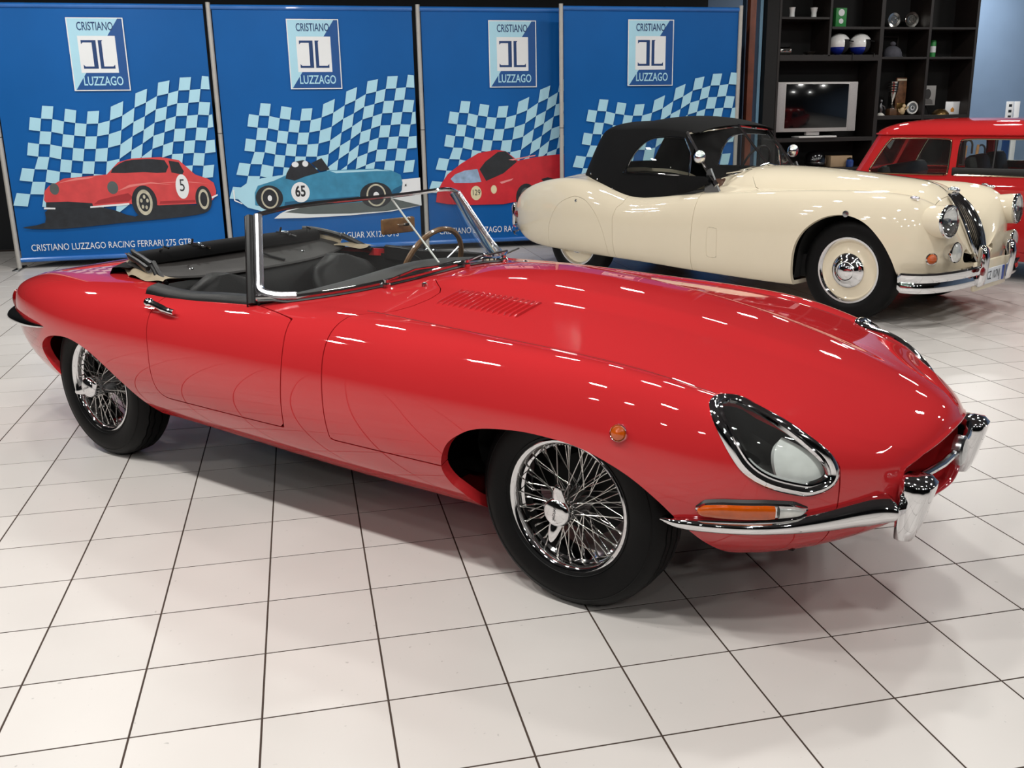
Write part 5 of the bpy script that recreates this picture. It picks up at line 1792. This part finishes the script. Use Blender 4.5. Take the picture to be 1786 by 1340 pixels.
# ================================================================== dark bookcase and what stands on it
SHELF = mat('dark_brown_shelf', (30, 24, 22), 0.5, var=0.15, scale=8)
SHELFB = mat('black_shelf_back', (7, 6, 6), 0.7, var=0.15, scale=4)
YF, YB = 7.2, 7.62
o = MB().box((6.085, 7.10, 1.8), (.075, .09, 3.6), .008).build('trim_1', mat('red_brown_wood', (112, 58, 38), .45, var=.25, scale=7), smooth=True)
props(o, 'red-brown wooden post beside the last banner', 'post', kind='structure')
o = MB().box((6.20, 7.36, 1.8), (.17, .1, 3.6), .004).build('trim_2', mat('slate_blue_jamb', (52, 72, 96), .55, var=.08), smooth=False)
props(o, 'slate blue jamb between wooden post and bookcase', 'trim', kind='structure')
o = MB().box((6.295, 7.31, 1.8), (.035, .05, 3.6), .004).build('trim_3', mat('pale_blue_strip', (140, 186, 216), .5, var=.05), smooth=False)
props(o, 'pale blue vertical strip beside the bookcase', 'trim', kind='structure')
BC = thing('bookcase', 'tall dark brown open bookcase with television bay and display shelves', 'bookcase', (0, 0, 0))
UX = [6.48, 7.105, 7.76, 8.385, 9.0]
MB().box((6.395, 7.41, 1.4), (.15, .42, 2.8)).build('side_panel', SHELFB, BC, smooth=False)
for i, x in enumerate(UX):
    if i == 1:
        MB().box((x, 7.41, 2.39), (.03, .42, .82), .003).build('upright', SHELF, BC, smooth=False)
    else:
        MB().box((x, 7.41, 1.4), (.035 if i != 2 else .05, .42, 2.8), .003).build('upright', SHELF, BC, smooth=False)
MB().box((7.74, 7.635, 1.4), (2.56, .03, 2.8)).build('back_panel', SHELFB, BC, smooth=False)
def shelf_(x0, x1, ztop, th):
    MB().box(((x0 + x1) / 2, 7.41, ztop - th / 2), (x1 - x0 - .036, .42, th), .003).build('shelf', SHELF, BC, smooth=False)
shelf_(UX[0], UX[1], 2.402, .025); shelf_(UX[1], UX[2], 2.302, .025); shelf_(UX[2], UX[3], 2.302, .025); shelf_(UX[3], UX[4], 2.302, .025)
shelf_(UX[0], UX[2], 1.998, .065); shelf_(UX[2], UX[3], 1.975, .025); shelf_(UX[3], UX[4], 1.975, .025)
shelf_(UX[2], UX[3], 1.318, .045); shelf_(UX[3], UX[4], 1.318, .045); shelf_(UX[0], UX[2], 1.082, .045)
shelf_(UX[0], UX[2], .735, .03); shelf_(UX[2], UX[4], .735, .03); shelf_(UX[0], UX[4], .10, .06); shelf_(UX[0] - .1, UX[4] + .05, 2.83, .04)

SILVER = mat('polished_silver', (214, 212, 206), 0.16, metal=1.0, var=.1, scale=20, bump=.15, bscale=40)
WHITEP = mat('white_gloss', (238, 238, 236), 0.25, coat=.5, var=.02)
# two white cups
for x, d in ((6.70, 'handle-less white cup with a narrow waist on the top left shelf'), (6.972, 'white cup with a wide flared lip on the top left shelf')):
    w_ = 1.0 if x < 6.8 else 1.12
    r = thing('cup', d, 'cup', (x, 7.36, 2.402), 0, 'white cups on the top shelf')
    MB().lathe([(.001, 0.001), (.032, 0.001), (.030, .02), (.028, .055), (.034 * w_, .10), (.038 * w_, .112), (.034 * w_, .112), (.026, .06), (.001, .03)], n=24).build('bowl', WHITEP, r)
    MB().lathe([(.034, .001), (.036, .006), (.033, .012)], n=24).build('foot', SILVER, r)
# silver tankard lying down and a small silver dish
r = thing('tankard', 'silver banded tankard lying on its side on the shelf above the television', 'tankard', (6.56, 7.36, 2.048), 0)
MB().lathe([(.001, .0), (.045, .0), (.0475, .01), (.044, .02), (.044, .06), (.0475, .07), (.044, .08), (.044, .12), (.0475, .13), (.043, .14), (.03, .13), (.001, .02)], axis='x', n=24).build('barrel', SILVER, r)
MB().tube([(.02, -.045, .0), (.03, -.075, .01), (.08, -.08, .01), (.11, -.05, 0)], .006, 6).build('handle', SILVER, r)
r = thing('silver_dish', 'shallow oval silver dish between the tankard and the helmets', 'dish', (6.95, 7.36, 1.9985), 0)
MB().lathe([(.001, .003), (.03, .003), (.06, .022), (.078, .034), (.076, .038), (.05, .022), (.001, .010)], n=28).build('bowl', SILVER, r)
MB().lathe([(.03, .0005), (.03, .006), (.026, .006)], n=24).build('foot', SILVER, r)
# green box with white discs
r = thing('green_box', 'green upright box with two white round marks', 'box', (7.30, 7.36, 2.302), 0)
MB().box((0, 0, .107), (.135, .07, .210), .004).build('carton', mat('green_card', (44, 138, 66), .5, var=.08), r)
for z, rr_ in ((.16, .038), (.068, .028)):
    MB().lathe([(.001, .0), (rr_, .0), (rr_, .0015), (.001, .0016)], (0, -.0352, z), 'y', 24).build('disc', PWHITE, r)
MB().box((0, -.0358, .16), (.03, .001, .012)).build('mark', mat('green_card', (44, 138, 66)), r, smooth=False)
# helmets
def helmet(x, label):
    r = thing('racing_helmet', label, 'helmet', (x, 7.345, 1.9985), 0, 'open-face racing helmets')
    rows = []
    def sh(a, b, k=1.0):
        return Vector((math.cos(a) * math.cos(b) * .128 * k, math.cos(a) * math.sin(b) * .128 * k, .118 + math.sin(a) * (.122 if a > 0 else .118) * k))
    # shell with a face opening towards +x / front right
    face = math.radians(-35)
    mbw, mbb = MB(), MB()
    NA_, NB_ = 20, 40
    for i in range(NA_):
        for j in range(NB_):
            a0, a1_ = -1.25 + 2.82 * i / NA_, -1.25 + 2.82 * (i + 1) / NA_
            b0, b1_ = 2 * PI * j / NB_, 2 * PI * (j + 1) / NB_
            am, bm_ = (a0 + a1_) / 2, (b0 + b1_) / 2
            db = (bm_ - face + PI) % (2 * PI) - PI
            if abs(db) < .95 and am < .42: continue
            (mbb if am < -.28 else mbw).add([sh(a0, b0), sh(a0, b1_), sh(a1_, b1_), sh(a1_, b0)], [(0, 1, 2, 3)])
    w = mbw.build('shell', WHITEP, r)
    mbb.build('blue_band', mat('helmet_blue', (24, 46, 150), .3, coat=.5), r)
    MB().sphere((0, 0, .118), (.118, .118, .112), 20, 12).build('lining', DARK, r)
    MB().tube([sh(.30, face + .3, 1.02), sh(.2, face, 1.25), sh(.30, face - .3, 1.02)], .006, 6).build('peak', BLACKRUB, r)
    MB().tube([(.09, -.09, .03), (.10, -.152, .012), (.10, -.156, -.06 if x < 7.5 else -.02)], .005, 5).build('strap', BLACKRUB, r)
    return r
helmet(7.305, 'white open-face helmet with blue lower band beside the green box upright')
helmet(7.575, 'white open-face helmet with blue lower band, furthest from the tankard')
# silver plates standing on edge
for x, z, rr_, d in ((8.03, 2.302, .082, 'smaller tarnished silver plate standing on the upper shelf'), (8.265, 2.302, .088, 'larger bright silver plate standing on the upper shelf')):
    r = thing('silver_plate', d, 'plate', (x, 7.42, z + rr_ + .010), 0, 'silver plates on the upper shelf')
    MB().lathe([(.001, .004), (rr_ * .6, .004), (rr_ * .66, .012), (rr_ * .97, .018), (rr_, .016), (rr_ * .98, .010), (rr_ * .62, .0), (.001, -.002)], axis='y', n=36).build('dish', SILVER, r)
    MB().lathe([(rr_ * .3, .005), (rr_ * .33, .009), (rr_ * .36, .005)], axis='y', n=30).build('engraved_ring', SILVER, r)
    MB().tube([(-.03, .0, -rr_ + .003), (-.03, .06, -rr_ + .004), (0, .02, -rr_ * .2)], .004, 6).build('wire_stand', BLACKRUB, r)
# grey cloche-like cap with frame behind it
r = thing('flat_cap', 'dark grey rounded cap with button on the middle shelf', 'cap', (8.01, 7.36, 1.975), 0)
GREYC = mat('grey_felt', (72, 72, 80), .85, var=.15, scale=20)
MB().lathe([(.001, .001), (.108, .001), (.112, .012), (.108, .05), (.09, .09), (.06, .115), (.03, .128), (.001, .132)], n=32).build('crown', GREYC, r)
MB().sphere((0, 0, .15), (.035, .035, .028), 12, 8).build('button', GREYC, r)
MB().lathe([(.108, .001), (.122, .004), (.122, .010), (.108, .012)], n=32).build('brim', GREYC, r)
r = thing('dark_picture_frame', 'empty dark picture frame leaning behind the grey cap', 'frame', (8.06, 7.56, 1.978), 0)
for a in ((-.14, 0, .125, .016, .25), (.14, 0, .125, .016, .25)):
    MB().box((a[0], 0, a[2]), (a[3], .015, a[4]), .003).build('frame_side', SHELF, r)
for z in (.008, .242): MB().box((0, 0, z), (.264, .015, .016), .003).build('frame_rail', SHELF, r)
# trophies and figures
r = thing('silver_trophy', 'tall fluted silver trophy cup on a wooden plinth', 'trophy', (8.06, 7.36, 1.318), 0)
MB().box((0, 0, .038), (.095, .095, .074), .004).build('plinth', mat('walnut_plinth', (92, 64, 44), .4, var=.25, scale=16), r)
MB().lathe([(.001, .075), (.04, .075), (.042, .085), (.03, .10), (.012, .125), (.018, .14), (.012, .15), (.022, .18), (.045, .24), (.055, .30), (.062, .375), (.066, .385), (.060, .385), (.05, .30), (.001, .2)], n=28).build('cup', SILVER, r)
for k in range(4): MB().lathe([(.050 + .003 * k, .265 + .028 * k), (.058 + .0025 * k, .272 + .028 * k), (.052 + .003 * k, .28 + .028 * k)], n=28).build('fluted_ring', DARK, r)
r = thing('race_poster_block', 'upright dark brown award block with figured front behind the round clock', 'award', (8.235, 7.47, 1.320), 0)
BR = mat('bronze_print', (110, 74, 50), .5, var=.6, scale=18)
MB().box((0, 0, .215), (.135, .03, .43), .004).build('block', BR, r)
MB().box((0, -.016, .405), (.125, .004, .022), .001).build('title_bar', mat('cream_card', (196, 186, 164), .6), r)
MB().box((0, -.017, .09), (.10, .006, .10), .002).build('plaque', mat('dull_brass', (120, 92, 52), .35, metal=.8), r)
r = thing('desk_clock', 'round silver-rimmed clock with grey dial on the trophy shelf', 'clock', (8.292, 7.29, 1.402), 0)
MB().lathe([(.001, -.02), (.06, -.02), (.074, -.01), (.075, .008), (.066, .016), (.056, .010)], axis='y', n=36).build('case', mat('white_rim', (226, 226, 222), .2, coat=.5), r)
MB().lathe([(.056, .006), (.04, .007), (.001, .007)], axis='y', n=36).build('dial', mat('grey_dial', (120, 124, 126), .3, metal=.4), r)
MB().box((0, -.011, .014), (.005, .002, .04)).build('hand', BLACKRUB, r, smooth=False)
MB().lathe([(.018, .0085), (.022, .0095), (.026, .0085)], axis='y', n=24).build('inner_ring', PWHITE, r)
r = thing('tan_figurine', 'small tan rearing figure between trophy plinth and clock', 'figurine', (8.17, 7.30, 1.322), 0)
TAN = mat('tan_ceramic', (196, 170, 130), .4, var=.15, scale=20)
MB().sphere((0, 0, .045), (.035, .025, .045), 12, 8).sphere((.018, 0, .10), (.022, .018, .026), 10, 7).build('body', TAN, r)
MB().tube([(.02, -.02, .06), (.05, -.03, .085), (.055, -.03, .10)], .008, 6).tube([(-.02, 0, .02), (-.045, 0, .04), (-.05, 0, .07)], .007, 6).build('limbs', TAN, r)
r = thing('pewter_figurine', 'grey pewter statuette on a splayed white base by the bookcase upright', 'figurine', (7.905, 7.34, 1.318), 0)
PEW = mat('pewter', (120, 120, 122), .35, metal=.8, var=.3, scale=20)
MB().lathe([(.001, .001), (.05, .001), (.045, .012), (.02, .03), (.001, .034)], n=16).build('base', mat('chalk_white', (210, 206, 198), .6), r)
MB().tube([(0, 0, .03), (.005, 0, .07), (-.005, 0, .11), (.0, 0, .14)], [.016, .024, .02, .012], 8).sphere((.0, 0, .165), .02, 10, 7).tube([(.0, -.01, .12), (.035, -.02, .10), (.045, -.02, .07)], .008, 6).build('figure', PEW, r)
r = thing('portrait_photo', 'black and white portrait photograph in a thin frame', 'photograph', (8.62, 7.48, 1.428), 0)
MB().box((0, 0, .115), (.20, .012, .23), .002).build('frame', mat('photo_grey', (150, 148, 146), .5, var=.12), r)
MB().add([(p[0], -.0068, p[1]) for p in ell((-.01, .13), .045, .06)], [tuple(range(28))]).build('head', mat('photo_dark', (52, 50, 50), .5), r)
MB().add([(-.07, -.0066, .012), (.07, -.0066, .012), (.06, -.0066, .06), (0, -.0066, .085), (-.06, -.0066, .06)], [(0, 1, 2, 3, 4)]).build('shoulders', mat('photo_mid', (96, 94, 92), .5), r)
MB().tube([(-.05, .02, -.10), (-.02, .01, .01), (.05, .02, -.10)], .006, 6).tube([(0, .06, -.10), (0, .012, .06)], .006, 6).build('easel', BLACKRUB, r)
r = thing('bronze_bell', 'low bronze bell-shaped bowl at the end of the trophy shelf', 'bell', (8.70, 7.32, 1.318), 0)
MB().lathe([(.001, .001), (.10, .001), (.098, .012), (.085, .03), (.06, .055), (.035, .065), (.001, .068)], n=32).build('bowl', mat('bronze', (140, 112, 70), .3, metal=.9, var=.15), r)
MB().lathe([(.096, .014), (.1, .018), (.094, .022)], n=32).build('band', mat('dull_brass', (120, 92, 52)), r)
r = thing('award_card', 'white card with a small orange crest at the bookcase end', 'card', (8.885, 7.36, 1.318), 0)
MB().box((0, 0, .075), (.19, .008, .148), .001).build('card', PWHITE, r)
MB().prism([(-.02, .03), (.02, .03), (.026, .06), (0, .085), (-.026, .06)], .002, (0, -.0062, 0)).build('crest', mat('orange_crest', (206, 140, 60), .5), r)
r = thing('green_tin', 'slim green tin with pale label on the right middle shelf', 'tin', (8.60, 7.44, 1.975), 0)
MB().lathe([(.001, .001), (.034, .001), (.034, .19), (.03, .198), (.001, .2)], n=20).build('can', mat('green_card', (44, 138, 66)), r)
MB().lathe([(.0345, .06), (.0345, .13)], n=20).build('label_band', PWHITE, r)
# television
TVM = mat('silver_plastic', (184, 180, 178), .4, metal=.3, var=.04)
r = thing('television', 'silver framed flat television with dark screen in the bookcase', 'television', (7.022, 7.30, 1.082), 0)
MB().box((0, 0, .345), (1.03, .09, .555), .008).build('cabinet', TVM, r)
MB().box((0, -.044, .355), (.795, .006, .49), .003).build('screen', mat('dark_screen', (7, 8, 10), .12, coat=.6, var=.05), r)
for s in (-1, 1):
    MB().box((s * .457, -.0455, .345), (.098, .004, .535), .002).build('speaker_grille', mat('grille_silver', (168, 164, 164), .55, metal=.2, var=.1, scale=160), r)
MB().box((-.02, 0, .055), (.17, .06, .06), .01).build('neck', TVM, r)
MB().box((-.0, -.02, .011), (.48, .20, .020), .006).build('foot', mat('foot_silver', (214, 212, 210), .3), r)
# low shelf: black case, tan box and blue jar
r = thing('black_helmet', 'round black helmet on the low shelf under the television', 'helmet', (7.10, 7.36, .735), 0)
MB().lathe([(.001, .001), (.09, .001), (.125, .04), (.13, .09), (.11, .15), (.07, .185), (.001, .20)], n=28).build('shell', mat('black_gloss', (12, 12, 13), .15, coat=.8), r)
MB().lathe([(.127, .05), (.133, .055), (.128, .062)], n=28).build('rim', STEEL, r)
r = thing('tan_carton', 'plain tan carton on the low shelf beside the black helmet', 'box', (7.42, 7.40, .735), 0)
MB().box((0, 0, .065), (.28, .18, .128), .004).build('carton', mat('tan_card', (168, 142, 112), .8, var=.1), r)
MB().box((0, 0, .1305), (.28, .03, .002)).build('tape', mat('tape_brown', (140, 108, 74), .4), r, smooth=False)
r = thing('blue_jar', 'small blue jar in front of the tan carton', 'jar', (7.50, 7.26, .735), 0)
MB().lathe([(.001, .001), (.04, .001), (.045, .02), (.045, .07), (.03, .09), (.001, .09)], n=20).build('pot', mat('blue_glaze', (36, 66, 130), .25, coat=.5), r)
MB().lathe([(.032, .088), (.034, .10), (.001, .112)], n=20).build('lid', BLACKRUB, r)

# umbrella stand and tall display behind the saloon
r = thing('umbrella_stand', 'dark cylindrical umbrella stand against the blue wall', 'stand', (9.58, 7.85, 0), 0)
MB().lathe([(.001, .001), (.17, .001), (.17, .60), (.178, .61), (.165, .61), (.16, .03), (.001, .03)], n=28).build('barrel', BLACKRUB, r)
MB().lathe([(.172, .3), (.176, .31), (.172, .32)], n=28).build('band', STEEL, r)
def umbrella(dx, dy, ln, col, crook, label):
    r = thing('umbrella', label, 'umbrella', (9.58 + dx, 7.85 + dy, .035), 0, 'umbrellas in the stand')
    MB().tube([(0, 0, 0), (0, 0, .12), (dx * .3, dy * .3, ln - .16), (dx * .34, dy * .34, ln - .12)], [.005, .012, .036, .02], 8).build('canopy', mat(col[0], col[1], .7, var=.1), r)
    b = Vector((dx * .34, dy * .34, ln - .12))
    if crook:
        MB().tube([b, b + Vector((.0, 0, .12))] + [b + Vector((.06 - .06 * math.cos(a), 0, .12 + .07 * math.sin(a))) for a in np.linspace(.3, 3.3, 10)] + [b + Vector((.12, 0, .02))], .013, 8).build('handle', mat(crook[0], crook[1], .3, coat=.4), r)
    else:
        MB().tube([b, b + Vector((.005, 0, .08)), b + Vector((.012, 0, .15))], [.016, .019, .016], 8).build('handle', mat('turned_wood', (190, 142, 92), .4, var=.2, scale=20), r)
    return r
umbrella(-.10, -.04, .86, ('umbrella_red', (138, 44, 44)), None, 'red umbrella with straight wooden handle')
umbrella(-.04, .06, .88, ('umbrella_plum', (70, 46, 74)), ('dark_knob', (62, 54, 44)), 'plum umbrella with dark crook handle')
umbrella(.0, -.08, .87, ('umbrella_navy', (34, 36, 64)), None, 'navy umbrella with straight wooden handle')
umbrella(.06, .0, .82, ('umbrella_black', (22, 24, 30)), ('navy_crook', (24, 32, 46)), 'black umbrella with broad navy crook handle')
r = thing('poster_stand', 'tall narrow white and navy poster stand against the blue wall', 'stand', (10.13, 7.85, 0), 0)
MB().box((0, 0, .02), (.30, .30, .04), .01).build('base', STEEL, r)
MB().box((-.055, 0, .52), (.10, .02, .96), .003).build('navy_panel', NAVY, r)
MB().box((.05, 0, .75), (.075, .022, 1.42), .003).build('white_panel', PWHITE, r)
MB().box((-.055, 0, 1.24), (.10, .022, .44), .003).build('white_head', PWHITE, r)
for z in (1.03, 1.20, 1.27, 1.34, 1.41):
    MB().box((-.055, -.012, z), (.045, .004, .035), .002).build('black_mark', PDARK, r)
